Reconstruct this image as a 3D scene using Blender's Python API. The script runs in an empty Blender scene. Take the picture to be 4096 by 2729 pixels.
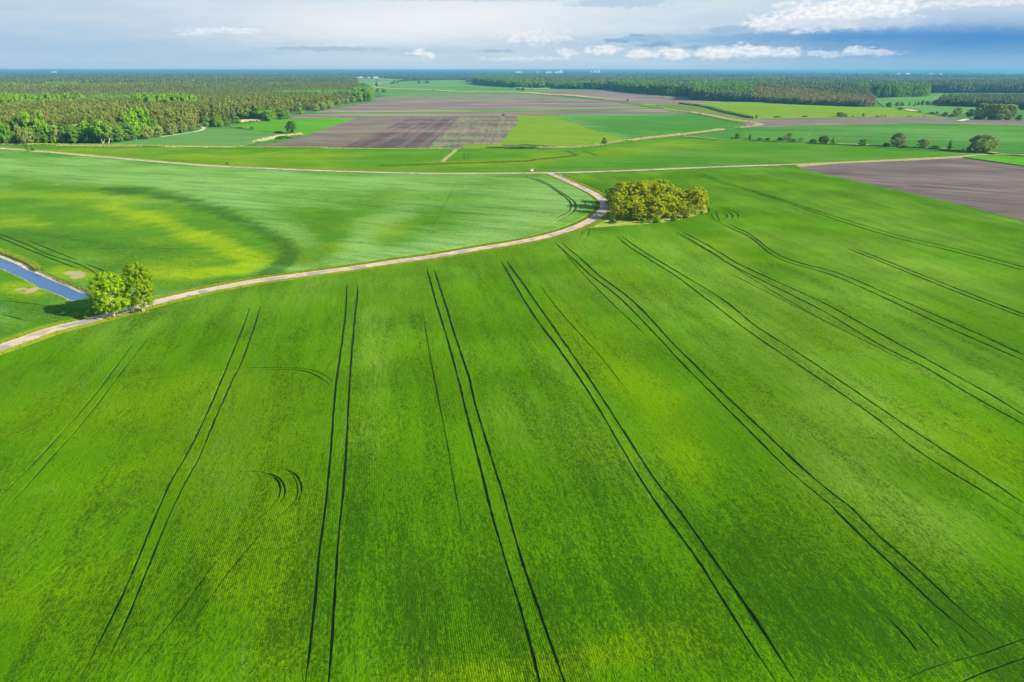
import bpy, math, random
import numpy as np
from mathutils import Vector
from mathutils.geometry import delaunay_2d_cdt

# ------------------------------------------------------------------ camera, sky, sun, exposure
sc = bpy.context.scene
H = 60.0
FPX = 2731.0                      # 24 mm lens on a 36 mm sensor, photograph 4096 px wide
TP = (1364.5 - 280.0) / FPX
PITCH = math.atan(TP)
CP, SP = math.cos(PITCH), math.sin(PITCH)
cam_data = bpy.data.cameras.new('camera'); cam = bpy.data.objects.new('camera', cam_data)
sc.collection.objects.link(cam)
cam.location = (0, 0, H); cam.rotation_euler = (math.pi / 2 - PITCH, 0, 0)
cam_data.sensor_width = 36; cam_data.lens = 24; cam_data.clip_start = 1; cam_data.clip_end = 120000
sc.camera = cam
EXPOSURE = 1.45
WORLD_STRENGTH = 0.1
SUN_EL, SUN_AZ = math.radians(27), math.radians(109)     # azimuth clockwise from +Y
sc.view_settings.view_transform = 'Standard'; sc.view_settings.look = 'None'
sc.view_settings.exposure = EXPOSURE; sc.view_settings.gamma = 1; sc.view_settings.use_curve_mapping = False
sun_d = bpy.data.lights.new('sun', 'SUN'); sun = bpy.data.objects.new('sun', sun_d); sc.collection.objects.link(sun)
sun_d.energy = 5.0; sun_d.angle = math.radians(0.5); sun_d.color = (1.0, 0.93, 0.80)
sdir = Vector((math.sin(SUN_AZ) * math.cos(SUN_EL), math.cos(SUN_AZ) * math.cos(SUN_EL), math.sin(SUN_EL)))
sun.rotation_euler = sdir.to_track_quat('Z', 'Y').to_euler(); sun.location = (200, -100, 300)


def lin(c):
    c = np.array(c, float) / 255.0
    return np.where(c <= 0.04045, c / 12.92, ((c + 0.055) / 1.055) ** 2.4)


class NT:
    """short hand for building node graphs"""
    def __init__(s, nt): s.nt = nt
    def n(s, t, **k):
        o = s.nt.nodes.new(t)
        for a, b in k.items(): setattr(o, a, b)
        return o
    def put(s, sock, v):
        if hasattr(v, 'is_output'): s.nt.links.new(v, sock)
        elif v is not None: sock.default_value = v
    def m(s, op, a, b=None, c=None, clamp=False):
        o = s.n('ShaderNodeMath', operation=op, use_clamp=clamp)
        s.put(o.inputs[0], a); s.put(o.inputs[1], b); s.put(o.inputs[2], c)
        return o.outputs[0]
    def mix(s, f, a, b, blend='MIX'):
        o = s.n('ShaderNodeMix', data_type='RGBA', blend_type=blend)
        s.put(o.inputs[0], f)
        s.put(o.inputs[6], tuple(a) + (1,) if isinstance(a, (tuple, list, np.ndarray)) and len(a) == 3 else a)
        s.put(o.inputs[7], tuple(b) + (1,) if isinstance(b, (tuple, list, np.ndarray)) and len(b) == 3 else b)
        return o.outputs[2]
    def noise(s, vec, scale, detail=3.0, rough=0.55, dist=0.0):
        o = s.n('ShaderNodeTexNoise'); s.put(o.inputs['Vector'], vec)
        o.inputs['Scale'].default_value = scale; o.inputs['Detail'].default_value = detail
        o.inputs['Roughness'].default_value = rough; o.inputs['Distortion'].default_value = dist
        return o.outputs[0]
    def ss(s, v, lo, hi, a=0.0, b=1.0):
        o = s.n('ShaderNodeMapRange', interpolation_type='SMOOTHSTEP')
        for i, x in enumerate((v, lo, hi, a, b)): s.put(o.inputs[i], x)
        return o.outputs[0]
    def mapv(s, vec, rot=(0, 0, 0), scale=(1, 1, 1), loc=(0, 0, 0)):
        o = s.n('ShaderNodeMapping'); s.put(o.inputs[0], vec)
        o.inputs[1].default_value = loc; o.inputs[2].default_value = rot; o.inputs[3].default_value = scale
        return o.outputs[0]


def ray(px, py):
    x = (px - 2048.0) / FPX; y = (1364.5 - py) / FPX
    return x, CP + y * SP, -SP + y * CP


def azel(px, py):
    x, y, z = ray(px, py)
    return math.degrees(math.atan2(x, y)), math.degrees(math.atan2(z, math.hypot(x, y)))


world = bpy.data.worlds.new('World'); sc.world = world; world.use_nodes = True
wt = world.node_tree; wt.nodes.clear(); W = NT(wt)
w_out = W.n('ShaderNodeOutputWorld'); w_bg = W.n('ShaderNodeBackground'); w_bg.inputs[1].default_value = WORLD_STRENGTH
wt.links.new(w_bg.outputs[0], w_out.inputs[0])
sky = W.n('ShaderNodeTexSky', sky_type='NISHITA'); sky.sun_disc = False
sky.sun_elevation = SUN_EL; sky.sun_rotation = SUN_AZ; sky.altitude = 100
sky.dust_density = 0.1; sky.ozone_density = 4.0
tc = W.n('ShaderNodeTexCoord'); gen = tc.outputs['Generated']
sep = W.n('ShaderNodeSeparateXYZ'); wt.links.new(gen, sep.inputs[0])
az = W.m('MULTIPLY', W.m('ARCTAN2', sep.outputs[0], sep.outputs[1]), 57.29578)
el = W.m('MULTIPLY', W.m('ARCSINE', sep.outputs[2]), 57.29578)
cmb = W.n('ShaderNodeCombineXYZ'); wt.links.new(az, cmb.inputs[0]); wt.links.new(W.m('MULTIPLY', el, 3.2), cmb.inputs[1])
ae = cmb.outputs[0]
n_big = W.noise(ae, 0.10, 4, 0.55); n_mid = W.noise(ae, 0.38, 6, 0.6, 0.3); n_fine = W.noise(ae, 1.1, 7, 0.62, 0.2)
cmb2 = W.n('ShaderNodeCombineXYZ'); wt.links.new(W.m('MULTIPLY', az, 0.12), cmb2.inputs[0]); wt.links.new(el, cmb2.inputs[1])
cmb3 = W.n('ShaderNodeCombineXYZ'); wt.links.new(az, cmb3.inputs[0]); wt.links.new(W.m('MULTIPLY', el, 1.7), cmb3.inputs[1])
n_puff = W.noise(cmb3.outputs[0], 2.0, 9, 0.6, 0.3)
n_lump = W.m('ADD', W.m('MULTIPLY', W.noise(cmb3.outputs[0], 0.85, 8, 0.58, 0.4), .7), W.m('MULTIPLY', n_puff, .3))
n_str = W.noise(cmb2.outputs[0], 1.1, 5, 0.55, 0.6)
waz = W.m('ADD', az, W.m('MULTIPLY', W.m('SUBTRACT', n_mid, 0.5), 5.0))
wel = W.m('ADD', el, W.m('MULTIPLY', W.m('SUBTRACT', n_fine, 0.5), 0.55))
KSKY = 1.0 / (WORLD_STRENGTH * 2 ** EXPOSURE)


def skc(c):
    return tuple(float(v) for v in lin(c) * KSKY)


def sky_mask(px, py, rx, ry, soft=True, k=0.0, nz=None, lo=0.35, hi=0.75):
    a, e = azel(px, py); ra = rx / FPX * 57.3 * 0.9; re = ry / FPX * 57.3 * 0.85
    u = W.m('DIVIDE', W.m('SUBTRACT', waz, a), ra); v = W.m('DIVIDE', W.m('SUBTRACT', wel, e), re)
    g = W.m('EXPONENT', W.m('MULTIPLY', W.m('ADD', W.m('MULTIPLY', u, u), W.m('MULTIPLY', v, v)), -1.0))
    if soft: return g
    return W.ss(W.m('ADD', g, W.m('MULTIPLY', W.m('SUBTRACT', nz if nz is not None else n_fine, 0.5), k)), lo, hi)


# broken cloud everywhere, blue gaps, long flat layers towards the horizon
cloud_amt = W.ss(W.m('ADD', W.m('MULTIPLY', n_big, 0.6), W.m('MULTIPLY', n_str, 0.5)), 0.30, 0.62)
cloud_col = W.mix(W.ss(n_str, 0.35, 0.65), skc((168, 198, 222)), skc((222, 232, 241)))
col = W.mix(W.m('MULTIPLY_ADD', cloud_amt, 0.26, 0.0), sky.outputs[0], cloud_col)
high = W.ss(el, 6.0, 25.0)


def lay(c, m, f, px=None):
    return W.mix(W.m('MULTIPLY', m, f), c, px)


front = W.m('MULTIPLY', W.ss(el, 6.0, 10.0, 1.0, 0.0), W.ss(W.m('ABSOLUTE', az), 48.0, 75.0, 1.0, 0.0))
c2 = W.mix(W.ss(n_str, 0.38, 0.62), skc((180, 208, 227)), skc((202, 222, 233)))
c2 = lay(c2, sky_mask(150, 190, 1300, 50), 0.6, skc((158, 194, 224)))
c2 = lay(c2, sky_mask(100, 120, 700, 120), 0.6, skc((170, 200, 225)))
c2 = lay(c2, sky_mask(900, 60, 600, 80), 0.5, skc((205, 217, 232)))
c2 = lay(c2, sky_mask(1950, 70, 950, 110), 0.95, skc((240, 243, 246)))
c2 = lay(c2, sky_mask(1500, 120, 420, 80), 0.5, skc((242, 244, 246)))
c2 = lay(c2, sky_mask(1700, 205, 700, 22), 0.5, skc((170, 202, 222)))
c2 = lay(c2, sky_mask(2300, 170, 450, 28), 0.55, skc((168, 200, 224)))
c2 = lay(c2, sky_mask(2750, 85, 600, 60), 0.5, skc((190, 214, 232)))
c2 = lay(c2, sky_mask(3750, 60, 700, 60), 0.7, skc((196, 214, 233)))
c2 = lay(c2, sky_mask(3300, 150, 520, 26), 0.95, skc((88, 154, 210)))
c2 = lay(c2, sky_mask(4000, 165, 620, 66), 0.95, skc((60, 140, 205)))
c2 = lay(c2, sky_mask(3950, 235, 560, 60), 0.75, skc((112, 168, 214)))
c2 = lay(c2, sky_mask(2900, 160, 330, 24), 0.6, skc((150, 188, 218)))
c2 = lay(c2, sky_mask(2570, 152, 110, 20, False, 1.3), 0.6, skc((146, 184, 214)))
c2 = lay(c2, sky_mask(2480, 12, 260, 22, False, 0.9), 0.6, skc((166, 200, 226)))
c2 = lay(c2, sky_mask(1750, -6, 900, 12, False, 0.4), 0.5, skc((188, 205, 220)))
for (px, py, rx, ry, f) in ((2480, 162, 70, 12, .6), (2620, 178, 80, 16, .7), (2540, 140, 40, 8, .5), (2770, 190, 60, 12, .6), (3330, 185, 120, 14, .5), (2880, 118, 130, 16, .4), (2150, 172, 150, 8, .4), (3000, 180, 80, 14, .5), (1980, 205, 120, 8, .4), (1300, 195, 300, 10, .35)):
    c2 = lay(c2, sky_mask(px, py, rx, ry, False, 1.6, n_lump, .34, .8), f, skc((122, 168, 206)))
for (px, py, rx, ry, f) in ((3330, 55, 260, 40, 1.0), (3050, 84, 90, 17, 0.95), (3180, 70, 130, 26, 0.9), (3460, 20, 220, 38, 0.9),
                            (3200, 100, 200, 24, 0.6), (3900, 10, 250, 14, 0.6), (900, 122, 160, 10, 0.6), (780, 136, 80, 8, 0.4),
                            (2150, 150, 160, 30, 0.6), (1700, 215, 70, 24, 0.8), (2420, 200, 90, 16, 0.8),
                            (2260, 210, 110, 14, 0.6), (2560, 217, 90, 17, 0.8), (2700, 215, 90, 24, 0.9), (2880, 212, 110, 24, 0.9),
                            (3010, 205, 90, 24, 0.9), (3150, 210, 120, 18, 0.8), (3460, 205, 80, 16, 0.8), (3300, 216, 120, 12, 0.6),
                            (3560, 210, 80, 12, 0.6), (2100, 236, 200, 8, 0.5)):
    c2 = lay(c2, sky_mask(px, py, rx * (.85 if rx < 150 else 1.2), ry * 1.45, False, 1.9, n_lump, 0.36, 0.9), f, W.mix(W.ss(n_puff, .38, .62), skc((224, 233, 242)), skc((252, 252, 253))))
c2 = lay(c2, sky_mask(3420, 92, 330, 26, False, 1.2, n_lump, .2, .9), .7, skc((200, 216, 234)))
c2 = lay(c2, sky_mask(1900, 262, 2600, 24), 0.75, skc((186, 213, 230)))
c2 = lay(c2, sky_mask(3900, 262, 900, 40), 0.7, skc((130, 182, 220)))
c2 = lay(c2, sky_mask(100, 262, 900, 40), 0.7, skc((172, 202, 228)))
colf = W.mix(front, col, c2)
below = W.ss(el, -3.0, -0.3)
colf = W.mix(below, skc((130, 165, 160)), colf)
wt.links.new(colf, w_bg.inputs[0])

# ------------------------------------------------------------------ layout helpers
R = random.Random(7); RN = np.random.RandomState(7)
SCALES = {'1': (0, 220, 2.14), '2': (1000, 220, 2.14), '3': (2000, 220, 2.14), '4': (2996, 220, 2.14),
          'V': (0, 0, 1 / 1.7408), '5': (0, 950, 2.354), '6': (2000, 600, 2.354), 'C': (1000, 1700, 1.524), 'D': (0, 1800, 1.6875),
          'E': (2000, 1100, 1.1231), 'F': (2000, 1900, 1.1231), '8': (0, 440, 3.923), 'N': (350, 1050, 3.923),
          '9': (2060, 640, 7.847), 'W': (3096, 480, 2.354), 'X': (1340, 270, 5.885), 'Y': (2100, 250, 5.885), 'T': (3400, 250, 3.382), 'S': (0, 0, 1)}


def sp(z, *pts):
    ox, oy, k = SCALES[z]
    return [(ox + x / k, oy + y / k) for x, y in pts]


def G(px, py, z=0.0):
    x, y, dz = ray(px, max(py, 281.5))
    t = (z - H) / dz
    return (x * t, y * t)


def gp(pts, z=0.0): return [G(a, b, z) for a, b in pts]


def to_px(x, y, z):
    dx, dy, dz = x, y, z - H
    f = dy * CP - dz * SP; u = dy * SP + dz * CP
    return 2048 + FPX * dx / f, 1364.5 - FPX * u / f


def smooth(pts, n=6):
    p = [pts[0]] + list(pts) + [pts[-1]]; out = []
    for i in range(1, len(p) - 2):
        a, b, c, d = (np.array(p[i + k - 1], float) for k in range(4))
        for j in range(n):
            t = j / n
            out.append(tuple(0.5 * (2 * b + (c - a) * t + (2 * a - 5 * b + 4 * c - d) * t * t + (3 * b - a - 3 * c + d) * t ** 3)))
    out.append(tuple(pts[-1])); return out


def offset(pl, d):
    P = np.array(pl, float); T = np.gradient(P, axis=0); T /= np.linalg.norm(T, axis=1)[:, None] + 1e-9
    Nn = np.stack([-T[:, 1], T[:, 0]], 1)
    return P + Nn * (np.asarray(d)[:, None] if np.ndim(d) else d)


def dist_pl(P, pl):
    pl = np.array(pl, float); best = np.full(len(P), 1e9)
    for a, b in zip(pl[:-1], pl[1:]):
        ab = b - a; L = ab @ ab + 1e-12
        t = np.clip(((P - a) @ ab) / L, 0, 1)
        d = np.hypot(*(P - (a + t[:, None] * ab)).T); np.minimum(best, d, out=best)
    return best


def resample(pl, step):
    pl = np.array(pl, float); d = np.r_[0, np.cumsum(np.hypot(*np.diff(pl, axis=0).T))]
    s = np.arange(0, d[-1], step)
    return np.stack([np.interp(s, d, pl[:, 0]), np.interp(s, d, pl[:, 1])], 1)


def dist_w(P, pl, w):
    pl = np.array(pl, float); w = np.broadcast_to(w, (len(pl),)); best = np.full(len(P), 1e9)
    for a, b, wa, wb in zip(pl[:-1], pl[1:], w[:-1], w[1:]):
        ab = b - a; L = ab @ ab + 1e-12; mid = (a + b) / 2; r_ = math.sqrt(L) / 2 + 3
        k = np.where((np.abs(P[:, 0] - mid[0]) < r_) & (np.abs(P[:, 1] - mid[1]) < r_))[0]
        if not len(k): continue
        q = P[k]; t = np.clip(((q - a) @ ab) / L, 0, 1)
        d = np.hypot(*(q - (a + t[:, None] * ab)).T) - (wa + (wb - wa) * t); best[k] = np.minimum(best[k], d)
    return best


def inside(P, poly):
    x, y = P[:, 0], P[:, 1]; r = np.zeros(len(P), bool); n = len(poly); j = n - 1
    for i in range(n):
        xi, yi = poly[i]; xj, yj = poly[j]
        if yi != yj:
            c = ((yi > y) != (yj > y)) & (x < (xj - xi) * (y - yi) / (yj - yi) + xi); r ^= c
        j = i
    return r


def tag(o, label=None, cat=None, group=None, kind=None):
    for k, v in (('label', label), ('category', cat), ('group', group), ('kind', kind)):
        if v: o[k] = v
    return o


def mesh_obj(name, verts, faces, mat, parent=None, smooth_shade=False, attrs=None, me_only=False):
    me = bpy.data.meshes.new(name)
    verts = np.asarray(verts, np.float32).reshape(-1, 3)
    if isinstance(faces, np.ndarray):
        k = faces.shape[1]; n = len(faces)
        me.vertices.add(len(verts)); me.vertices.foreach_set('co', verts.ravel())
        me.loops.add(n * k); me.loops.foreach_set('vertex_index', faces.astype(np.int32).ravel())
        me.polygons.add(n); me.polygons.foreach_set('loop_start', np.arange(0, n * k, k, dtype=np.int32))
        me.update(calc_edges=True)
    else:
        me.from_pydata(verts.tolist(), [], faces); me.update()
    me.polygons.foreach_set('use_smooth', [bool(smooth_shade)] * len(me.polygons))
    if attrs and len(me.vertices) == len(verts):
        for k, v in attrs.items():
            a = me.color_attributes.new(k, 'FLOAT_COLOR', 'POINT'); a.data.foreach_set('color', np.asarray(v, np.float32).ravel())
    me.validate()
    if mat: me.materials.append(mat)
    if me_only: return me
    o = bpy.data.objects.new(name, me); sc.collection.objects.link(o)
    if parent: o.parent = parent
    return o


# ------------------------------------------------------------------ materials
def new_mat(name):
    m = bpy.data.materials.new(name); m.use_nodes = True; m.node_tree.nodes.clear()
    N = NT(m.node_tree); out = N.n('ShaderNodeOutputMaterial'); b = N.n('ShaderNodeBsdfPrincipled')
    m.node_tree.links.new(b.outputs[0], out.inputs[0]); b.inputs['Roughness'].default_value = 0.8
    b.inputs['Specular IOR Level'].default_value = 0.25
    return m, N, b, out


def pos(N): return N.n('ShaderNodeNewGeometry').outputs['Position']


def crop_mat(name, base, dark, pale, yellow, row=0.19, soil=(.30, .24, .12), amp=1.0, grain=1.0, rows=0.0, bump=1.0, far=False):
    """cereal canopy: colour from the crop and from light painted into the tint (base / dense / waxy pale / yellowing), grain and streaks along the rows"""
    m, N, b, out = new_mat(name); p = pos(N)
    rv = N.mapv(p, rot=(0, 0, row))                       # x across rows, y along rows
    st = N.noise(N.mapv(rv, scale=(1, 0.12, 1)), 0.20 if not far else 0.03, 4, 0.6)
    st2 = N.noise(N.mapv(rv, scale=(1, 0.22, 1)), 0.9 if not far else 0.12, 3, 0.6)
    bl = N.noise(p, 0.028 if not far else 0.006, 4, 0.55, 0.4)
    fn = N.noise(N.mapv(rv, scale=(1, 0.55, 1)), 3.2 if not far else 0.8, 3, 0.7)
    ff = N.noise(N.mapv(rv, scale=(1, 0.7, 1)), 9.0 if not far else 2.5, 2, 0.7)
    at = N.n('ShaderNodeVertexColor', layer_name='tint'); s = N.n('ShaderNodeSeparateColor'); N.put(s.inputs[0], at.outputs[0])
    Y, P_, D = s.outputs[0], s.outputs[1], s.outputs[2]
    nv = lambda v, k: N.m('MULTIPLY', N.m('SUBTRACT', N.ss(v, .30, .70), 0.5), k)
    yel = N.m('ADD', Y, N.m('ADD', nv(bl, 0.8 * amp), nv(st, 0.7 * amp)), clamp=True)
    pal = N.m('ADD', P_, N.m('ADD', nv(N.noise(N.mapv(rv, scale=(1, .35, 1), loc=(31, 7, 0)), 0.035 if not far else 0.008, 4, 0.6), 1.3 * amp), nv(st2, 0.7 * amp)), clamp=True)
    md = N.noise(N.mapv(rv, scale=(1, 0.45, 1), loc=(5, 3, 0)), 1.5 if not far else 0.3, 4, 0.75)
    dk = N.m('ADD', N.m('ADD', D, N.m('ADD', nv(md, .55 * grain), nv(st2, .30 * grain))), N.m('ADD', nv(st, 1.35 * amp), N.m('ADD', nv(fn, 1.2 * grain), nv(ff, 1.5 * grain))), clamp=True)
    # thin places where the dark understorey shows, in short streaks along the rows
    gap = N.ss(N.noise(N.mapv(rv, scale=(1, 0.3, 1), loc=(3, 9, 0)), 0.75 if not far else 0.10, 4, 0.65), 0.55, 0.65)
    gz = N.ss(N.noise(p, 0.05 if not far else 0.01, 2), 0.42, 0.62)
    gap = N.m('MULTIPLY', gap, N.m('MULTIPLY', gz, 0.28 * amp))
    c = N.mix(yel, base, yellow); c = N.mix(N.m('MULTIPLY', pal, 0.75), c, pale)
    c = N.mix(N.m('MULTIPLY', dk, 0.82), c, dark)
    c = N.mix(gap, c, tuple(x * 0.5 for x in dark))
    if rows:
        sx = N.n('ShaderNodeSeparateXYZ'); N.put(sx.inputs[0], rv)
        rw = N.m('SINE', N.m('ADD', N.m('MULTIPLY', sx.outputs[0], 6.28318 / 0.26), N.m('MULTIPLY', st, 2.0)))
        rmask = N.ss(N.noise(p, 0.03, 2, 0.5), 0.35, 0.6)
        c = N.mix(N.m('MULTIPLY', N.m('MULTIPLY', N.ss(rw, -0.3, 0.8), rmask), rows), c, tuple(x * 0.55 for x in dark))
    soilm = N.m('MULTIPLY', at.outputs[1], 1.0)
    sn = N.ss(N.m('ADD', N.noise(p, 0.7, 5, 0.7), N.m('SUBTRACT', soilm, 0.5)), 0.45, 0.62)
    c = N.mix(N.m('MULTIPLY', sn, N.ss(soilm, 0.02, 0.2)), c, soil)
    N.put(b.inputs['Base Color'], c); b.inputs['Roughness'].default_value = 1.0
    b.inputs['Specular IOR Level'].default_value = 0.0; b.inputs['Sheen Weight'].default_value = 0.03; b.inputs['Sheen Roughness'].default_value = 0.5
    b.inputs['Sheen Tint'].default_value = tuple(min(1, x * 3) for x in pale) + (1,)
    bp = N.n('ShaderNodeBump'); bp.inputs['Strength'].default_value = 1.0 * bump; bp.inputs['Distance'].default_value = 0.30 if not far else 1.2
    hgt = N.m('ADD', N.m('MULTIPLY', N.m('ADD', fn, md), 0.7), N.m('ADD', N.m('MULTIPLY', ff, 0.35), N.m('MULTIPLY', st2, 0.6)))
    N.put(bp.inputs['Height'], hgt); N.put(b.inputs['Normal'], bp.outputs[0])
    return m


def soil_mat(name, c1, c2, c3, row=0.2, furrow=0.0, fs=1.2, weed=0.0, band=0.0):
    m, N, b, out = new_mat(name); p = pos(N); rv = N.mapv(p, rot=(0, 0, row))
    n1 = N.noise(N.mapv(rv, scale=(1, .06, 1)), fs, 4, 0.65); n2 = N.noise(p, 0.012, 4, 0.6); n3 = N.noise(p, 1.5, 3, 0.7)
    c = N.mix(N.ss(n2, 0.38, 0.62), c1, c2); c = N.mix(N.ss(n1, 0.44, 0.56), c, tuple(x * .8 for x in c3))
    if band:
        c = N.mix(N.m('MULTIPLY', N.ss(N.noise(N.mapv(p, scale=(.12, 1, 1)), 0.028, 3, 0.5), 0.45, 0.7), band), c, tuple(min(1, x * 1.7) for x in c2))
    if furrow:
        sx = N.n('ShaderNodeSeparateXYZ'); N.put(sx.inputs[0], rv)
        n9 = 0
        rw = N.ss(N.m('SINE', N.m('ADD', N.m('MULTIPLY', sx.outputs[0], 6.283 / furrow), N.m('MULTIPLY', n2, 3.0))), 0.2, 0.95)
        c = N.mix(N.m('MULTIPLY', rw, 0.33), c, tuple(x * 0.55 for x in c1))
    if weed:
        c = N.mix(N.m('MULTIPLY', N.ss(N.m('ADD', N.m('MULTIPLY', N.noise(N.mapv(rv, scale=(1, .15, 1)), .25, 4, .7), .6), N.m('MULTIPLY', N.noise(p, .02, 3), .5)), .5, .7), weed), c, (.12, .20, .04))
    c = N.mix(N.m('MULTIPLY', N.ss(n3, 0.5, 0.75), 0.3), c, tuple(x * 0.6 for x in c1))
    N.put(b.inputs['Base Color'], c); b.inputs['Roughness'].default_value = 0.95
    bp = N.n('ShaderNodeBump'); bp.inputs['Strength'].default_value = 0.5; bp.inputs['Distance'].default_value = 0.3
    N.put(bp.inputs['Height'], N.m('ADD', n1, n3)); N.put(b.inputs['Normal'], bp.outputs[0])
    return m


def leaf_mat(name, c1, c2, c3=None, trans=0.35, noise_scale=0.35):
    m, N, b, out = new_mat(name); p = pos(N)
    oi = N.n('ShaderNodeObjectInfo').outputs['Random']
    gi = N.n('ShaderNodeNewGeometry').outputs['Random Per Island']
    c = N.mix(N.m('ADD', N.m('MULTIPLY', gi, 0.55), N.m('MULTIPLY', N.ss(N.noise(p, noise_scale, 2), .35, .65), 0.45)), c1, c2)
    if c3 is not None: c = N.mix(N.m('MULTIPLY', N.ss(oi, 0.55, 1.0), 0.8), c, c3)
    br = N.m('MULTIPLY_ADD', oi, 0.35, 0.82)
    c = N.mix(1.0, c, N_gray(N, br), 'MULTIPLY')
    N.put(b.inputs['Base Color'], c); b.inputs['Roughness'].default_value = 0.8; b.inputs['Specular IOR Level'].default_value = 0.08
    tr = N.n('ShaderNodeBsdfTranslucent'); N.put(tr.inputs[0], c)
    mx = N.n('ShaderNodeMixShader'); mx.inputs[0].default_value = trans
    N.put(mx.inputs[1], b.outputs[0]); N.put(mx.inputs[2], tr.outputs[0]); N.put(out.inputs[0], mx.outputs[0])
    return m


def N_gray(N, v):
    c = N.n('ShaderNodeCombineColor')
    for i in range(3): N.put(c.inputs[i], v)
    return c.outputs[0]


def plain_mat(name, c1, c2=None, scale=2.0, rough=0.8, bump=0.2, detail=4, stretch=(1, 1, 1)):
    m, N, b, out = new_mat(name); p = pos(N)
    n = N.noise(N.mapv(p, scale=stretch), scale, detail, 0.65)
    N.put(b.inputs['Base Color'], N.mix(N.ss(n, .38, .62), c1, c2 or tuple(x * .7 for x in c1))); b.inputs['Roughness'].default_value = rough
    if bump:
        bp = N.n('ShaderNodeBump'); bp.inputs['Strength'].default_value = bump; bp.inputs['Distance'].default_value = 0.1
        N.put(bp.inputs['Height'], n); N.put(b.inputs['Normal'], bp.outputs[0])
    return m


BASE, DARK, PALE, YEL = (.064, .168, .0003), (.010, .048, .0015), (.135, .245, .020), (.125, .225, .0001)
M = {}
M['wheat'] = crop_mat('wheat_canopy', BASE, DARK, PALE, YEL, row=-0.19, rows=0.6, amp=0.7)
M['left'] = crop_mat('barley_canopy', (.056, .160, .003), (.008, .048, .004), (.190, .335, .085), (.210, .310, .0001), row=-1.2, amp=0.68, grain=1.0)
M['mid'] = crop_mat('rye_canopy', (.052, .155, .002), (.014, .080, .004), (.110, .215, .030), (.150, .225, .0003), row=-1.45, amp=0.8, grain=0.8)
M['far_green'] = crop_mat('far_green_crop', (.042, .150, .014), (.020, .090, .012), (.125, .250, .055), (.150, .320, .020), row=-1.4, amp=0.7, grain=0.5, far=True)
M['far_pale'] = crop_mat('far_pale_crop', (.080, .190, .036), (.045, .140, .030), (.150, .260, .075), (.170, .320, .080), row=-1.5, amp=0.7, grain=0.4, far=True)
M['bright'] = crop_mat('bright_crop', (.065, .215, .005), (.040, .155, .008), (.130, .280, .045), (.220, .430, .010), row=-1.1, amp=0.7, grain=0.5, far=True)
M['yellow'] = crop_mat('yellowish_crop', (.125, .220, .005), (.070, .165, .006), (.160, .240, .030), (.220, .220, .006), row=-1.2, amp=0.9, grain=0.6, far=True)
M['meadow'] = crop_mat('meadow_ground', (.110, .160, .025), (.060, .105, .020), (.180, .180, .065), (.180, .185, .030), row=-1.3, amp=0.9, grain=0.7, far=True)
M['ploughed'] = soil_mat('ploughed_soil', (0.120, 0.083, 0.059), (0.166, 0.119, 0.083), (0.097, 0.067, 0.049), row=-1.5, fs=.10, band=0.8, weed=.25)
M['ploughed_dark'] = soil_mat('dark_ploughed_soil', (0.082, 0.052, 0.039), (0.108, 0.072, 0.052), (0.062, 0.041, 0.032), row=0.0, furrow=9.0, fs=.10, band=0.9)
M['ploughed_mid'] = soil_mat('harrowed_soil', (0.116, 0.081, 0.055), (0.147, 0.108, 0.071), (0.097, 0.068, 0.045), row=-1.2, fs=.2, weed=.35, band=0.3)
M['ploughed_stripes'] = soil_mat('striped_soil', (0.116, 0.081, 0.055), (0.144, 0.104, 0.064), (0.093, 0.064, 0.042), row=0.0, furrow=9.0, fs=.12, weed=.7, band=0.6)
M['ploughed_weedy'] = soil_mat('weedy_soil', (0.132, 0.108, 0.057), (0.155, 0.137, 0.064), (0.116, 0.101, 0.051), row=-1.45, fs=.2, weed=.9)
M['ploughed_near'] = soil_mat('near_ploughed_soil', (0.093, 0.064, 0.050), (0.124, 0.086, 0.064), (0.060, 0.040, 0.034), row=-1.05, furrow=0, fs=.33, band=0.35)
M['straw'] = plain_mat('dry_straw', (.42, .35, .17), (.22, .24, .05), 1.2, 0.9)
M['straw_ground'] = plain_mat('dry_grass_ground', (0.289, 0.243, 0.106), (0.152, 0.182, 0.038), 0.5, 0.95)
M['verge'] = plain_mat('verge_grass', (.24, .29, .015), (.10, .19, .008), 0.55, 0.9, 0.5, 5)
M['sand'] = plain_mat('sandy_shoulder', (.48, .37, .22), (.34, .28, .12), 1.0, 0.95)
M['water'] = None
M['bark'] = plain_mat('pale_bark', (.48, .42, .32), (.30, .24, .17), 3, 0.9)
M['bark_dark'] = plain_mat('dark_bark', (0.122, 0.084, 0.057), (0.068, 0.049, 0.038), 2, 0.9)
M['bark_pine'] = plain_mat('pine_bark', (0.274, 0.129, 0.065), (0.152, 0.076, 0.046), 1, 0.9)
M['track'] = plain_mat('track_floor', (.020, .055, .004), (.035, .065, .008), 1.5, 0.95)

m, N, b, out = new_mat('canal_water'); M['water'] = m
b.inputs['Base Color'].default_value = (.010, .045, .13, 1); b.inputs['Roughness'].default_value = 0.15; b.inputs['Specular IOR Level'].default_value = 0.3
bp = N.n('ShaderNodeBump'); bp.inputs['Strength'].default_value = 0.8; bp.inputs['Distance'].default_value = 0.15
N.put(bp.inputs['Height'], N.noise(N.mapv(pos(N), rot=(0, 0, .5), scale=(1, .45, 1)), 1.6, 3, .6)); N.put(b.inputs['Normal'], bp.outputs[0])

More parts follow.
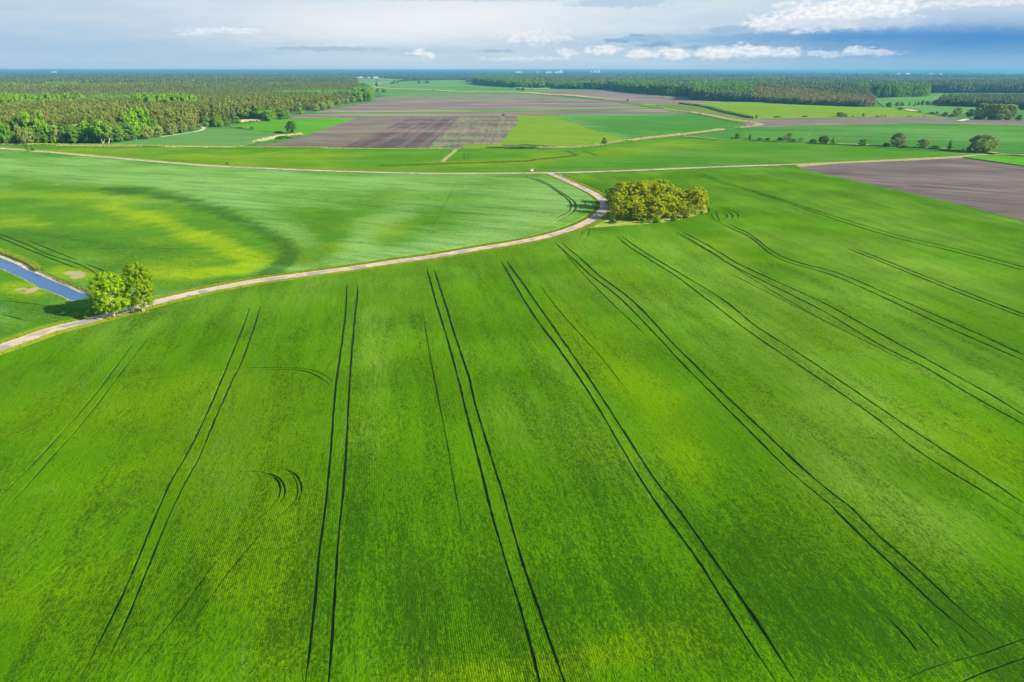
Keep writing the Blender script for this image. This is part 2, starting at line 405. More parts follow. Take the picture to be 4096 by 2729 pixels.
m, N, b, out = new_mat('patched_asphalt'); M['road'] = m; p = pos(N)
vo = N.n('ShaderNodeTexVoronoi'); N.put(vo.inputs['Vector'], N.mapv(p, rot=(0, 0, .5), scale=(1, 1, 1))); vo.inputs['Scale'].default_value = 0.33
c = N.mix(N.ss(N.noise(p, .12, 3), .4, .6), (.39, .29, .20), (.30, .235, .17))
sc_ = N.n('ShaderNodeSeparateColor'); N.put(sc_.inputs[0], vo.outputs['Color'])
c = N.mix(N.m('MULTIPLY', N.m('GREATER_THAN', sc_.outputs[0], .66), .8), c, (.19, .185, .19))
c = N.mix(N.m('MULTIPLY', N.m('GREATER_THAN', sc_.outputs[1], .75), .6), c, (.44, .36, .28))
c = N.mix(N.m('MULTIPLY', N.ss(N.noise(p, 3, 4, .7), .5, .7), .35), c, (.25, .21, .17))
N.put(b.inputs['Base Color'], c); b.inputs['Roughness'].default_value = .9


# ------------------------------------------------------------------ field builder
def grid_points(step):
    """points on the ground, closer together near the viewer, wide apart far off"""
    out = []
    us = np.arange(-400, 4500, step); vs = []
    y = 2900.0
    while y > 284: vs.append(y); y -= step * (1.0 if y > 700 else max(0.28, (y - 280) / 420.0))
    for v in vs:
        for u in us: out.append((u + RN.uniform(-.3, .3) * step, v))
    g = np.array(out)
    return g


GRID = grid_points(30.0); GRID_FINE = grid_points(16.0)


def paint(PX, strokes):
    """crop colour and painted brightness at each vertex: yellowing, waxy pale, dense dark, bare"""
    t = np.zeros((len(PX), 4), np.float32)
    for st in strokes:
        ch, amt, pts, rx, ry = st[:5]
        pts = np.array(pts, float)
        Q = PX / np.array([rx, ry]); pl = pts / np.array([rx, ry])
        if len(pl) == 1: d = np.hypot(*(Q - pl[0]).T)
        else: d = dist_pl(Q, pl)
        w = np.exp(-(d ** (st[5] if len(st) > 5 else 2)) * 1.2) * amt
        t[:, ch] += w
    return np.clip(t, -0.6, 1)


def field(name, poly_px, z, mat, zd=None, strokes=(), cuts=(), holes=(), tracks=(), label=None, cat='field', grid=True, kind='stuff', rough=0.0):
    poly = [Vector(p) for p in gp(poly_px, z)]
    P = np.array([tuple(v) for v in poly])
    verts = [tuple(v) for v in P]; edges = []
    n = len(verts); edges += [(i, (i + 1) % n) for i in range(n)]

    def add_line(pl, closed=False):
        b0 = len(verts); verts.extend([tuple(q) for q in pl]); k = len(pl)
        edges.extend([(b0 + i, b0 + i + 1) for i in range(k - 1)])
        if closed: edges.append((b0 + k - 1, b0))
    mn, mx = P.min(0) - 5, P.max(0) + 5
    use_cuts = []
    for pl, hw in cuts:
        Q = np.array(pl)
        if (Q.max(0) < mn - 20).any() or (Q.min(0) > mx + 20).any(): continue
        use_cuts.append((Q, hw)); add_line(offset(Q, hw)); add_line(offset(Q, -hw))
    for h in holes: add_line(h, True)
    for pl, hw in tracks: add_line(offset(pl, hw)); add_line(offset(pl, -np.asarray(hw)))
    if grid:
        gg = GRID_FINE if grid == 'fine' else GRID
        x, y = (gg[:, 0] - 2048) / FPX, (1364.5 - gg[:, 1]) / FPX
        X = x; Y = CP + y * SP; Z = -SP + y * CP; t = (z - H) / Z
        g = np.stack([X * t, Y * t], 1)
        g = g[inside(g, P)]
        b0 = len(verts); verts.extend([tuple(q) for q in g])
    if tracks or use_cuts or holes or grid:
        r = delaunay_2d_cdt([Vector(v) for v in verts], edges, [], 0, 1e-4)
        V = np.array([tuple(v) for v in r[0]]); T = np.array([f for f in r[2] if len(f) == 3])
    C = V[T].mean(1)
    keep = inside(C, P)
    for Q, hw in use_cuts: keep &= dist_pl(C, Q) > hw * 0.995
    for h in holes: keep &= ~inside(C, h)
    T = T[keep]; C = C[keep]
    low = np.zeros(len(T), bool)
    for pl, hw in tracks:
        Q = np.array(pl); a, b_ = Q.min(0) - 1, Q.max(0) + 1
        idx = np.where(((C > a) & (C < b_)).all(1) & ~low)[0]
        if len(idx): low[idx] |= dist_w(C[idx], Q, hw) < -0.001
    nV = len(V); zl = z - (zd if zd else 0.24)
    vz = np.concatenate([np.column_stack([V, np.full(nV, z)]), np.column_stack([V, np.full(nV, max(zl, 0.02))])])
    F = T.copy(); F[low] += nV
    # make sure winding is upward
    e1 = V[T[:, 1]] - V[T[:, 0]]; e2 = V[T[:, 2]] - V[T[:, 0]]
    flip = (e1[:, 0] * e2[:, 1] - e1[:, 1] * e2[:, 0]) < 0
    F[flip] = F[flip][:, ::-1]
    # walls at borders
    E = {}
    for ti in range(len(F)):
        f = F[ti] % nV; lo = low[ti]
        for a, b_ in ((f[0], f[1]), (f[1], f[2]), (f[2], f[0])):
            E.setdefault((min(a, b_), max(a, b_)), []).append((a, b_, lo))
    walls = []
    for k, l in E.items():
        if len(l) == 1:
            a, b_, lo = l[0]
            if not lo: walls += [(a, a + nV, b_), (b_, a + nV, b_ + nV)]
        elif l[0][2] != l[1][2]:
            a, b_, lo = l[0] if not l[0][2] else l[1]
            walls += [(a, a + nV, b_), (b_, a + nV, b_ + nV)]
    allF = np.concatenate([F, np.array(walls, int).reshape(-1, 3)]) if walls else F
    px = np.stack(to_px(V[:, 0], V[:, 1], z), 1)
    t = paint(px, strokes); t = np.concatenate([t, t])
    o = mesh_obj(name, vz, allF, mat, attrs={'tint': t})
    if low.any():
        o.data.materials.append(M['track'])
        mi = np.zeros(len(allF), np.int32); mi[:len(F)][low] = 1
        o.data.polygons.foreach_set('material_index', mi)
    if label: tag(o, label, cat, kind=kind)
    else: tag(o, kind='structure')
    return o


def ribbon(name, pl, hw, z, mat, label=None, cat=None, kind='structure', jit=0.0, zedge=None):
    pl = np.array(pl, float); n = len(pl)
    j1 = 1 + jit * RN.uniform(-1, 1, n); j2 = 1 + jit * RN.uniform(-1, 1, n)
    L, Rr = offset(pl, hw * j1), offset(pl, -hw * j2); ze = z if zedge is None else zedge
    v = np.concatenate([np.column_stack([L, np.full(n, ze)]), np.column_stack([pl, np.full(n, z)]), np.column_stack([Rr, np.full(n, ze)])])
    f = []
    for i in range(n - 1):
        f += [(n + i, n + i + 1, i + 1, i), (2 * n + i, 2 * n + i + 1, n + i + 1, n + i)]
    o = mesh_obj(name, v, np.array(f), mat)
    return tag(o, label, cat, kind=kind)


def blades(P, h, w, lean=0.25):
    """tufts: each a pair of upright tapered leaves"""
    n = len(P); a = RN.uniform(0, math.pi, n); hh = h * RN.uniform(.5, 1.25, n); ww = w * RN.uniform(.6, 1.3, n)
    V = []; 
    for k in range(2):
        aa = a + k * 1.57; dx, dy = np.cos(aa) * ww / 2, np.sin(aa) * ww / 2
        lx, ly = RN.uniform(-lean, lean, (2, n)) * hh
        V += [np.stack([P[:, 0] - dx, P[:, 1] - dy, P[:, 2]], 1), np.stack([P[:, 0] + dx, P[:, 1] + dy, P[:, 2]], 1),
              np.stack([P[:, 0] + lx + dx * .5, P[:, 1] + ly + dy * .5, P[:, 2] + hh * .9], 1), np.stack([P[:, 0] + lx - dx * .6, P[:, 1] + ly - dy * .6, P[:, 2] + hh], 1)]
    V = np.stack(V, 1).reshape(-1, 3); F = np.arange(len(V)).reshape(-1, 4)
    return V, F


def strip_tufts(name, pl, hw, step, per, h, w, mat, label, cat, z=0.03, off=0.0):
    pl = np.array(pl, float); c = resample(pl, step); n = len(c)
    T = np.gradient(c, axis=0); T /= np.linalg.norm(T, axis=1)[:, None]; Nn = np.stack([-T[:, 1], T[:, 0]], 1)
    Ps = []
    for _ in range(per):
        q = c + T * RN.uniform(-step, step, n)[:, None] + Nn * (RN.uniform(-hw, hw, n)[:, None] + off); Ps.append(q)
    q = np.concatenate(Ps); V, F = blades(np.column_stack([q, np.full(len(q), z)]), h, w)
    return tag(mesh_obj(name, V, F, mat), label, cat, kind='stuff')


# ------------------------------------------------------------------ roads and corridors
road_px = sp('V', (-90, 828), (-40, 815), (0, 802), (60, 781), (120, 760), (200, 740), (260, 724), (320, 707), (400, 686), (500, 664), (600, 646), (700, 632), (800, 619),
             (900, 604), (1000, 590), (1100, 573), (1180, 560), (1250, 546), (1300, 532), (1340, 517), (1372, 499), (1391, 480), (1390, 464), (1370, 447), (1332, 428), (1298, 413), (1280, 405), (1266, 399))
cross_px = sp('V', (-160, 328), (-60, 335), (0, 341), (100, 349), (250, 362), (400, 375), (520, 383), (700, 391), (900, 397), (1050, 399), (1200, 398), (1270, 397.5), (1400, 394), (1550, 388),
              (1700, 382), (1830, 378), (1950, 373), (2100, 366), (2200, 360), (2250, 356), (2300, 354), (2400, 356), (2500, 358))
ROAD = np.array(smooth(gp(road_px), 8)); CROSS = np.array(smooth(gp(cross_px), 8))
CUTS = [(ROAD, 5.2), (CROSS, 4.6)]

# ------------------------------------------------------------------ wheel tracks (each wheel line separately)
tr_px = [
 sp('V', (797, 655), (793, 720), (783, 800), (770, 890), (764, 976)) + sp('C', (465, 450), (425, 750), (395, 1070), (337, 1568), (315, 1760)),
 sp('V', (822, 655), (816, 720), (808, 800), (802, 890), (798, 976)) + sp('C', (562, 450), (530, 780), (510, 1130), (478, 1568), (465, 1760)),
 sp('V', (981, 618), (1003, 700), (1025, 770), (1055, 880), (1075, 960), (1100, 1060), (1130, 1180), (1165, 1300), (1205, 1430), (1240, 1568), (1265, 1660)),
 sp('V', (997, 618), (1020, 690), (1045, 770), (1075, 860), (1092, 930), (1123, 1030), (1160, 1150), (1197, 1280), (1237, 1400), (1287, 1540), (1330, 1660)),
 sp('V', (974, 735), (985, 800), (1000, 880), (1028, 1020), (1045, 1120), (1065, 1240)),
 sp('V', (1151, 600), (1172, 636)) + sp('E', (40, 0), (150, 180), (270, 340), (400, 530), (520, 730), (640, 930)) + sp('F', (740, 180), (880, 370), (1000, 560), (1100, 720), (1220, 900), (1290, 1020)),
 sp('V', (1165, 600), (1188, 636)) + sp('E', (75, 0), (180, 150), (300, 320), (430, 510), (560, 710), (690, 910)) + sp('F', (820, 180), (960, 380), (1100, 580), (1200, 730), (1320, 920), (1380, 1020)),
 sp('6', (515, 860), (530, 885), (680, 1020), (850, 1177)) + sp('E', (545, 110), (700, 270), (860, 440), (1000, 580), (1150, 730), (1300, 880), (1460, 1011)) + sp('F', (1500, 150), (1650, 300), (1800, 440), (1950, 580), (2080, 690), (2200, 790)),
 sp('6', (590, 870), (610, 900), (760, 1025), (925, 1177)) + sp('E', (600, 120), (760, 290), (870, 400), (1000, 530), (1150, 670), (1350, 860), (1530, 1011)) + sp('F', (1560, 130), (1700, 270), (1850, 400), (2000, 540), (2120, 650), (2250, 750)),
 sp('6', (1100, 815), (1200, 900), (1400, 1030), (1640, 1177)) + sp('E', (930, 110), (1100, 240), (1290, 370), (1500, 510), (1700, 650), (1850, 770), (2000, 870), (2150, 960), (2300, 1055), (2420, 1130)),
 sp('6', (1150, 815), (1280, 910), (1480, 1035), (1720, 1177)) + sp('E', (1000, 110), (1150, 230), (1340, 350), (1550, 490), (1770, 640), (1950, 760), (2150, 890), (2330, 1011), (2450, 1085)),
 sp('6', (1640, 765), (1800, 850), (2000, 970), (2200, 1095)) + sp('E', (1350, 110), (1500, 190), (1700, 310), (1900, 410), (2100, 530), (2354, 672), (2500, 750)),
 sp('6', (1700, 765), (1900, 865), (2100, 985), (2300, 1100)) + sp('E', (1420, 110), (1600, 205), (1800, 315), (2000, 425), (2200, 535), (2354, 630), (2500, 710)),
 sp('6', (2080, 690), (2200, 750), (2354, 822)) + sp('E', (1250, -75), (1490, 0), (1700, 90), (1900, 185), (2100, 275), (2354, 385), (2500, 450)),
 sp('6', (2140, 690), (2240, 740), (2354, 795)) + sp('E', (1270, -80), (1520, -8), (1750, 90), (1950, 178), (2150, 265), (2354, 360), (2500, 425)),
 sp('E', (1560, -120), (1860, 0), (2100, 95), (2354, 190), (2500, 245)), sp('E', (1590, -120), (1900, 2), (2140, 95), (2354, 177), (2500, 232)),
 sp('6', (1830, 225), (1950, 265), (2100, 315), (2354, 385)) + sp('V', (2000, 530), (2200, 580), (2420, 640)),
 sp('6', (1870, 222), (2000, 265), (2150, 312), (2354, 372)) + sp('V', (2010, 526), (2200, 573), (2420, 632)),
 sp('V', (573, 708), (560, 745), (530, 820), (505, 880), (470, 960), (430, 1040), (395, 1100), (376, 1140), (350, 1200), (310, 1300), (255, 1420), (180, 1568)),
 sp('V', (598, 703), (580, 760), (555, 830), (530, 880), (495, 960), (457, 1050), (430, 1100), (405, 1150), (380, 1205), (345, 1290), (300, 1400), (225, 1568)),
 sp('V', (320, 770), (260, 850), (215, 910), (150, 985), (80, 1060), (0, 1140), (-80, 1220)), sp('V', (350, 765), (290, 840), (245, 900), (190, 970), (110, 1060), (40, 1138), (-60, 1230)),
 sp('D', (1560, 142), (1750, 148), (1830, 170), (1880, 220), (1890, 290), (1840, 370), (1750, 460), (1600, 600), (1450, 760), (1330, 930), (1180, 1130), (970, 1380), (800, 1568), (700, 1680)),
 sp('D', (1750, 146), (1850, 170), (1905, 215), (1922, 290), (1880, 365), (1800, 440)),
 sp('D', (1890, 120), (1960, 150), (2005, 230), (2000, 320), (1930, 400), (1800, 520), (1650, 690), (1530, 840), (1400, 1020), (1280, 1190), (1160, 1340), (940, 1568), (850, 1680)),
 sp('D', (1905, 122), (1985, 155), (2030, 230), (2025, 320), (1960, 405)),
 sp('V', (255, 884), (340, 872), (420, 862), (500, 851), (580, 845), (680, 846), (735, 856), (768, 880)), sp('V', (590, 850), (680, 850), (725, 862), (762, 888)),
 sp('D', (-100, 1060), (0, 1000), (200, 850), (340, 750), (520, 620), (720, 480), (900, 350), (1050, 270), (1160, 190), (1300, 130)),
 sp('D', (-100, 1150), (0, 1090), (160, 990), (360, 830), (520, 700), (700, 580), (900, 440), (1110, 295), (1320, 180)),
 sp('F', (1740, 955), (1900, 880), (2020, 840), (2160, 800), (2354, 738), (2480, 690)), sp('F', (2020, 955), (2180, 880), (2354, 822), (2480, 780)),
 sp('F', (1740, 640), (1810, 710), (1860, 770), (1900, 840)), sp('F', (1870, 660), (1930, 730), (1990, 800)), sp('F', (2060, 710), (2100, 770), (2150, 800)),
 sp('6', (1960, 532), (2080, 545), (2200, 580), (2240, 610), (2230, 645), (2150, 690)), sp('6', (2000, 555), (2110, 565), (2170, 595), (2190, 630), (2160, 660), (2090, 690)),
 sp('6', (2040, 572), (2110, 590), (2135, 620), (2120, 650), (2080, 665)), sp('6', (1985, 600), (2020, 660), (2100, 700)), sp('6', (2030, 570), (2050, 630), (2080, 690)),
 sp('V', (1292, 575), (1350, 640), (1420, 710), (1490, 775)), sp('V', (1560, 540), (1640, 585), (1760, 660), (1900, 740)), sp('V', (1240, 655), (1290, 720), (1380, 820), (1450, 910)),
 sp('V', (1660, 620), (1800, 690), (1960, 770), (2100, 840)),
 sp('6', (780, 755), (765, 800), (740, 840)), sp('6', (845, 745), (830, 800), (800, 840)),
]
def rough_line(pl, wide, step=1.1):
    pl = resample(pl, step); n = len(pl)
    pl = pl + np.stack([np.convolve(RN.normal(0, .06, n + 4), np.ones(5) / 5, 'valid') for _ in range(2)], 1) * .9
    wv = np.convolve(RN.normal(0, 1, n + 6), np.ones(7) / 7, 'valid')
    ends = np.minimum(1, np.minimum(np.arange(n), np.arange(n)[::-1]) * step / min(10, n * step * .3) + .15)
    far_ = np.clip((np.hypot(pl[:, 0], pl[:, 1]) - 90) / 160, 0, 1.1) * 1.3 + 1
    wide = wide * ends * far_
    return pl, np.clip(wide * (1 + .35 * wv + RN.uniform(-.28, .28, n)), wide * .5, wide * 1.45)


TRACKS = []
for i, t in enumerate(tr_px):
    wide = 0.19 if i < 2 else (0.165 if i < 23 else 0.125)
    if i in (4,): wide = 0.07
    if 38 < i: wide = 0.09
    pl = np.array(smooth(gp(t, .45), 4)); dd = np.hypot(pl[:, 0], pl[:, 1])
    # ruts wander a little and change in width
    pl = rough_line(pl, wide); TRACKS.append(pl)
left_tr_px = [
 sp('5', (-100, -40), (100, 48), (200, 90), (330, 140), (480, 200), (640, 260), (760, 300)), sp('5', (-60, -50), (170, 35), (300, 90), (450, 160), (650, 220), (800, 280), (970, 385)),
 sp('5', (250, 20), (400, 85), (560, 150), (740, 220)), sp('5', (800, 245), (940, 300), (1090, 370)),
 sp('6', (250, 258), (340, 285), (450, 335), (560, 410), (630, 460), (665, 510), (655, 565), (600, 600), (480, 665)), sp('6', (290, 262), (370, 282), (470, 330), (540, 380), (620, 430), (690, 480), (713, 530), (690, 580), (620, 630), (500, 690)),
 sp('5', (0, 595), (150, 610), (300, 625), (480, 650)), sp('5', (960, 105), (1300, 100), (1700, 108), (2300, 104)), sp('5', (1480, 430), (1700, 430), (1850, 428)),
 sp('5', (0, 720), (120, 750), (260, 790)), sp('V', (1050, 418), (1030, 455), (1010, 490), (985, 530)),
 sp('6', (760, 455), (800, 490), (805, 540)),
]
LTR = []
for i, t in enumerate(left_tr_px):
    w_ = [.13, .13, .09, .10, .24, .24, .08, .08, .09, .08, .05, .10][i]
    LTR.append(rough_line(np.array(smooth(gp(t, .45), 5)), w_, 2.0))

# ------------------------------------------------------------------ the ground and the fields
canal_outer = gp(sp('5', (-300, 10), (-150, 75), (0, 132), (150, 188), (270, 235), (380, 310), (480, 358), (600, 418), (700, 455), (800, 500), (885, 545), (862, 566),
                    (780, 590), (700, 612), (640, 606), (590, 575), (430, 512), (340, 475), (200, 398), (100, 352), (0, 305), (-150, 250), (-300, 190)))
canal_inner = gp(sp('5', (-300, 60), (-150, 130), (0, 190), (130, 240), (240, 300), (370, 352), (480, 402), (600, 452), (740, 515), (800, 535), (850, 550), (835, 560),
                    (770, 578), (700, 590), (655, 586), (590, 553), (430, 495), (340, 460), (200, 385), (100, 340), (0, 295), (-150, 235), (-300, 175)), -0.4)

GR = 45000.0
gv = [(math.cos(a) * GR, math.sin(a) * GR) for a in np.linspace(0, 2 * math.pi, 48, endpoint=False)]
gvv = [Vector(v) for v in gv] + [Vector(p) for p in canal_outer]
ge = [(i, (i + 1) % 48) for i in range(48)] + [(48 + i, 48 + (i + 1) % len(canal_outer)) for i in range(len(canal_outer))]
for rr in (150, 400, 1200, 4000, 12000, 25000):
    for a in np.linspace(0, 2 * math.pi, 36, endpoint=False):
        q = (math.cos(a) * rr, math.sin(a) * rr); gvv.append(Vector(q))
r = delaunay_2d_cdt(gvv, ge, [], 0, 1e-4)
V = np.array([tuple(v) for v in r[0]]); T = np.array([f for f in r[2]])
keep = ~inside(V[T].mean(1), canal_outer); T = T[keep]
m_ground = crop_mat('open_country', (.055, .150, .030), (.030, .090, .025), (.100, .190, .060), (.090, .165, .030), row=-1.4, far=True, grain=.3)
ground = tag(mesh_obj('ground', np.column_stack([V, np.zeros(len(V))]), T, m_ground, attrs={'tint': np.zeros((len(V), 4))}), kind='structure')

# canal: bank, water
no = len(canal_outer); assert no == len(canal_inner); bv = [(x, y, 0.02) for x, y in canal_outer] + [(x, y, -0.55) for x, y in canal_inner]
bf = [(i, (i + 1) % no, no + (i + 1) % no, no + i) for i in range(no)]
m, N, b, out = new_mat('canal_bank_earth'); p = pos(N); n1 = N.noise(p, .5, 4, .65)
c = N.mix(N.ss(n1, .4, .6), (.56, .44, .30), (.34, .31, .12)); sx = N.n('ShaderNodeSeparateXYZ'); N.put(sx.inputs[0], p)
N.put(b.inputs['Base Color'], c); M['bank'] = m
tag(mesh_obj('canal_bank', bv, bf, M['bank']), kind='structure')
tag(mesh_obj('canal_water', [(x, y, -0.4) for x, y in canal_inner], [list(range(no))], M['water']), kind='structure')
cu = np.array(canal_outer)

Yc, Pc, Dc, Sc = 0, 1, 2, 3
s = lambda z, *p: sp(z, *p)
fg_strokes = [  # wide Dc and Pc strokes paint the near-dark, far-light falloff into the crop colour
 (Yc, .6, s('V', (1000, 1560), (1300, 1530), (1620, 1400)), 200, 40), (Pc, .55, s('V', (1560, 620), (1800, 700)), 160, 30), (Pc, .5, s('V', (2050, 1000), (2300, 1120)), 110, 30), (Pc, .45, s('V', (1250, 640), (1500, 700)), 200, 24),
 (Dc, .24, s('V', (400, 1250), (1200, 1150), (2000, 1400)), 800, 330), (Dc, .3, s('V', (900, 1500), (1900, 1500)), 300, 200),
 (Dc, .30, s('V', (-100, 1500), (700, 1420), (1500, 1400), (2400, 1500)), 500, 260), (Dc, -.25, s('V', (1300, 560), (1800, 560), (2353, 760)), 600, 130), (Dc, -.2, s('V', (0, 900), (400, 800), (900, 700)), 500, 110),
 (Pc, .5, s('V', (1700, 700), (2000, 760), (2353, 960)), 420, 90), (Pc, -.4, s('V', (200, 1400), (1200, 1300), (1700, 1450)), 600, 260), (Yc, .35, s('V', (0, 1200), (300, 1100), (560, 1000)), 300, 200),
 (Pc, .75, s('V', (850, 760), (870, 900), (850, 1000)), 90, 160), (Pc, .5, s('V', (1550, 640), (1680, 720), (1800, 850), (2100, 1000)), 260, 90),
 (Pc, .6, s('V', (1900, 950), (2020, 1080), (2200, 1240)), 220, 120), (Pc, .45, s('V', (1900, 1080), (2100, 1200)), 160, 90), (Pc, .5, s('V', (250, 760), (500, 700), (760, 650)), 400, 50),
 (Pc, .6, s('V', (0, 1135), (90, 1125)), 140, 30), (Pc, .45, s('V', (1100, 590), (1500, 560), (1900, 560), (2300, 700)), 700, 60),
 (Pc, .4, s('V', (1900, 470), (2300, 600)), 700, 120),
 (Yc, .75, s('V', (1320, 760), (1480, 900), (1600, 1060)), 120, 140), (Yc, .5, s('V', (1900, 780), (2100, 900), (2340, 1080)), 230, 90), (Yc, .5, s('V', (0, 980), (300, 930), (450, 900)), 360, 90),
 (Yc, .65, s('V', (560, 1300), (640, 1200), (640, 1500)), 160, 150), (Yc, .45, s('V', (50, 1400), (300, 1330), (250, 1500)), 300, 120), (Yc, .5, s('V', (1100, 1540), (1400, 1520), (1600, 1480)), 260, 60),
 (Yc, .5, s('V', (1640, 560), (1700, 600)), 120, 30), (Yc, .35, s('V', (1240, 580), (1700, 560)), 300, 20), (Yc, .4, s('V', (450, 1200), (520, 1330)), 90, 120),
 (Yc, .35, s('V', (1400, 620), (1520, 700)), 160, 40),
 (Dc, .45, s('V', (1000, 1300), (1250, 1350), (1700, 1400), (2200, 1450)), 520, 160), (Dc, .4, s('V', (1400, 1130), (1700, 1250)), 280, 120), (Dc, .35, s('V', (900, 1200), (1000, 1500)), 140, 260),
 (Dc, .4, s('V', (300, 720), (500, 780), (900, 740)), 350, 50), (Dc, .3, s('V', (1820, 620), (2300, 800)), 200, 60), (Dc, .5, s('V', (2300, 1440), (2353, 1568)), 200, 150),
 (Dc, .25, s('V', (1150, 700), (1250, 900)), 120, 200), (Dc, .3, s('V', (640, 1450), (720, 1560)), 120, 100), (Dc, .35, s('V', (800, 1120), (820, 1300)), 60, 200),
]
fg_poly = s('V', (-160, 850), (-90, 828), (0, 802), (200, 738), (400, 684), (700, 632), (1000, 590), (1300, 532), (1391, 480), (1370, 447), (1280, 405), (1270, 397.5), (1550, 388), (1828, 378.5),
            (1840, 388), (1990, 421), (2180, 464), (2353, 508), (2560, 560), (2560, 1680), (-220, 1680), (-220, 1000))
grove_patch = gp(s('6', (850, 690), (960, 650), (1050, 560), (1000, 440), (1250, 380), (1700, 360), (1960, 520), (1975, 590), (1850, 625), (1620, 685), (1400, 705), (1100, 725), (900, 740), (770, 755)), 0)
field('wheat_field', fg_poly, .45, M['wheat'], strokes=fg_strokes, cuts=CUTS, tracks=TRACKS, holes=[grove_patch],
      label='large deep green cereal field with wheel tracks filling the foreground', cat='crop')
left_poly = s('V', (-160, 322), (0, 341), (250, 362), (520, 383), (900, 397), (1266, 398), (1298, 413), (1370, 447), (1391, 480), (1372, 499), (1300, 532), (1100, 573), (700, 632), (400, 686), (200, 740), (0, 802), (-160, 850))
lf_strokes = [
 (Yc, 1.0, s('5', (600, 320), (700, 350), (800, 340)), 60, 30), (Yc, 1.0, s('5', (150, 480), (250, 510), (330, 490)), 60, 30),
 (Pc, .5, s('V', (0, 370), (300, 400), (600, 420)), 500, 20), (Pc, .5, s('V', (380, 420), (560, 470), (700, 560)), 90, 30), (Pc, .5, s('V', (820, 600), (1050, 560), (1250, 500), (1330, 450)), 120, 20),
 (Pc, .55, s('V', (100, 385), (700, 430), (1100, 470)), 900, 50), (Pc, .8, s('V', (810, 580), (850, 520), (930, 480)), 80, 40), (Pc, .5, s('V', (760, 620), (1100, 540), (1300, 440)), 260, 30), (Pc, .4, s('V', (400, 400), (1200, 430)), 900, 30),
 (Pc, .4, s('V', (500, 450), (700, 520)), 180, 40), (Pc, -.5, s('V', (740, 500), (760, 560)), 60, 40), (Dc, .25, s('V', (740, 490), (760, 540)), 70, 30), (Pc, -.4, s('V', (1000, 500), (1150, 470)), 240, 50), (Dc, .2, s('V', (980, 480), (1180, 480)), 260, 40),
 (Yc, 1.0, s('V', (250, 475), (350, 500), (440, 535), (520, 560)), 50, 18, 3), (Yc, 1.2, s('V', (450, 545), (540, 575), (590, 598), (560, 620), (440, 630), (330, 625)), 60, 20, 3), (Yc, .6, s('V', (0, 452), (180, 446), (330, 462)), 150, 14, 3),
 (Yc, .25, s('V', (0, 520), (200, 500), (420, 560), (360, 640)), 220, 50), (Yc, 1.0, s('V', (30, 512), (90, 518)), 50, 12), (Yc, .8, s('V', (140, 628), (190, 632)), 60, 20), (Yc, .7, s('V', (30, 660), (90, 668)), 90, 20), (Yc, .6, s('V', (820, 570), (900, 530)), 110, 30),
 (Dc, 1.2, s('V', (250, 437), (340, 441), (420, 456), (500, 486), (580, 520), (640, 552), (668, 580), (655, 605), (610, 632)), 40, 15, 4), (Dc, .5, s('V', (600, 636), (500, 655), (400, 672)), 80, 16, 3),
 (Dc, .6, s('V', (50, 540), (200, 560), (330, 585)), 170, 36), (Dc, .35, s('V', (60, 590), (200, 620)), 120, 30), (Dc, .5, s('V', (0, 700), (150, 730), (190, 700)), 200, 36),
 (Pc, -1.0, s('V', (0, 500), (300, 530), (470, 590)), 300, 90), (Dc, .3, s('V', (1290, 440), (1370, 470)), 60, 18), (Pc, .5, s('V', (420, 690), (700, 610)), 200, 16),
 (Sc, .95, s('5', (620, 320), (700, 345), (780, 348), (700, 385)), 30, 12), (Sc, .95, s('5', (180, 495), (250, 510), (330, 490)), 30, 12), (Sc, .5, s('V', (50, 513), (78, 516)), 22, 4),
]
field('barley_field', left_poly, .45, M['left'], strokes=lf_strokes, cuts=CUTS, tracks=LTR, holes=[canal_outer],
      label='grey green cereal field with a yellow crescent left of the lane', cat='crop', grid='fine')
mid_poly = s('1', (-300, 770), (-50, 772), (520, 780), (1400, 792), (2000, 797)) + s('2', (0, 794), (1200, 803), (2354, 806)) + \
    s('3', (330, 806), (870, 772), (1100, 742), (1450, 707), (1570, 705), (1850, 725), (2354, 745)) + s('4', (600, 758), (1150, 795), (1830, 832), (1990, 842)) + \
    s('V', (2250, 357), (2100, 366), (1830, 378), (1550, 388), (1270, 398), (900, 397), (520, 383), (250, 362), (0, 341), (-160, 322))
MT = [(np.array(smooth(gp(t, .4), 5)), w_) for t, w_ in (
    (s('2', (1850, 825), (1830, 870), (1840, 895), (1880, 898)), .35), (s('2', (1880, 825), (1865, 870), (1855, 892)), .35), (s('2', (1640, 820), (1630, 845), (1570, 880)), .25),
    (s('3', (560, 818), (610, 838), (650, 858)), 1.0), (s('3', (705, 828), (760, 840), (810, 862)), .4), (s('3', (730, 828), (790, 842), (840, 862)), .4))]
field('rye_field', mid_poly, .42, M['mid'], cuts=CUTS, tracks=MT, holes=[], strokes=[
 (Yc, .9, s('1', (700, 820), (1200, 835), (2354, 880)), 260, 14), (Yc, .8, s('2', (0, 880), (600, 850)), 300, 14), (Yc, .95, s('2', (1100, 955), (1700, 940), (2354, 915)), 200, 7), (Yc, .95, s('3', (0, 905), (900, 840), (1300, 800), (1700, 740)), 140, 8),
 (Yc, .7, s('2', (0, 930), (900, 985)), 300, 8), (Dc, .5, s('3', (1700, 850), (1900, 845)), 40, 4), (Dc, .35, s('3', (500, 960), (1800, 900)), 600, 14), (Pc, .5, s('4', (0, 880), (900, 850), (1500, 850)), 300, 12),
 (Pc, .35, s('3', (600, 900), (2200, 880)), 500, 16), (Dc, .3, s('4', (0, 800), (900, 800)), 600, 10)],
 label='bright green cereal field in a long strip beyond the crossroad', cat='crop')
# distant fields, laid out one beyond the other
zk = [0.10]


def far_field(name, poly, mat, label=None, strokes=(), cat='field', kind='stuff'):
    zk[0] += 0.03
    return field(name, poly, zk[0], M[mat], zd=1.0, strokes=strokes, label=label, cat=cat, kind=kind, grid=True)


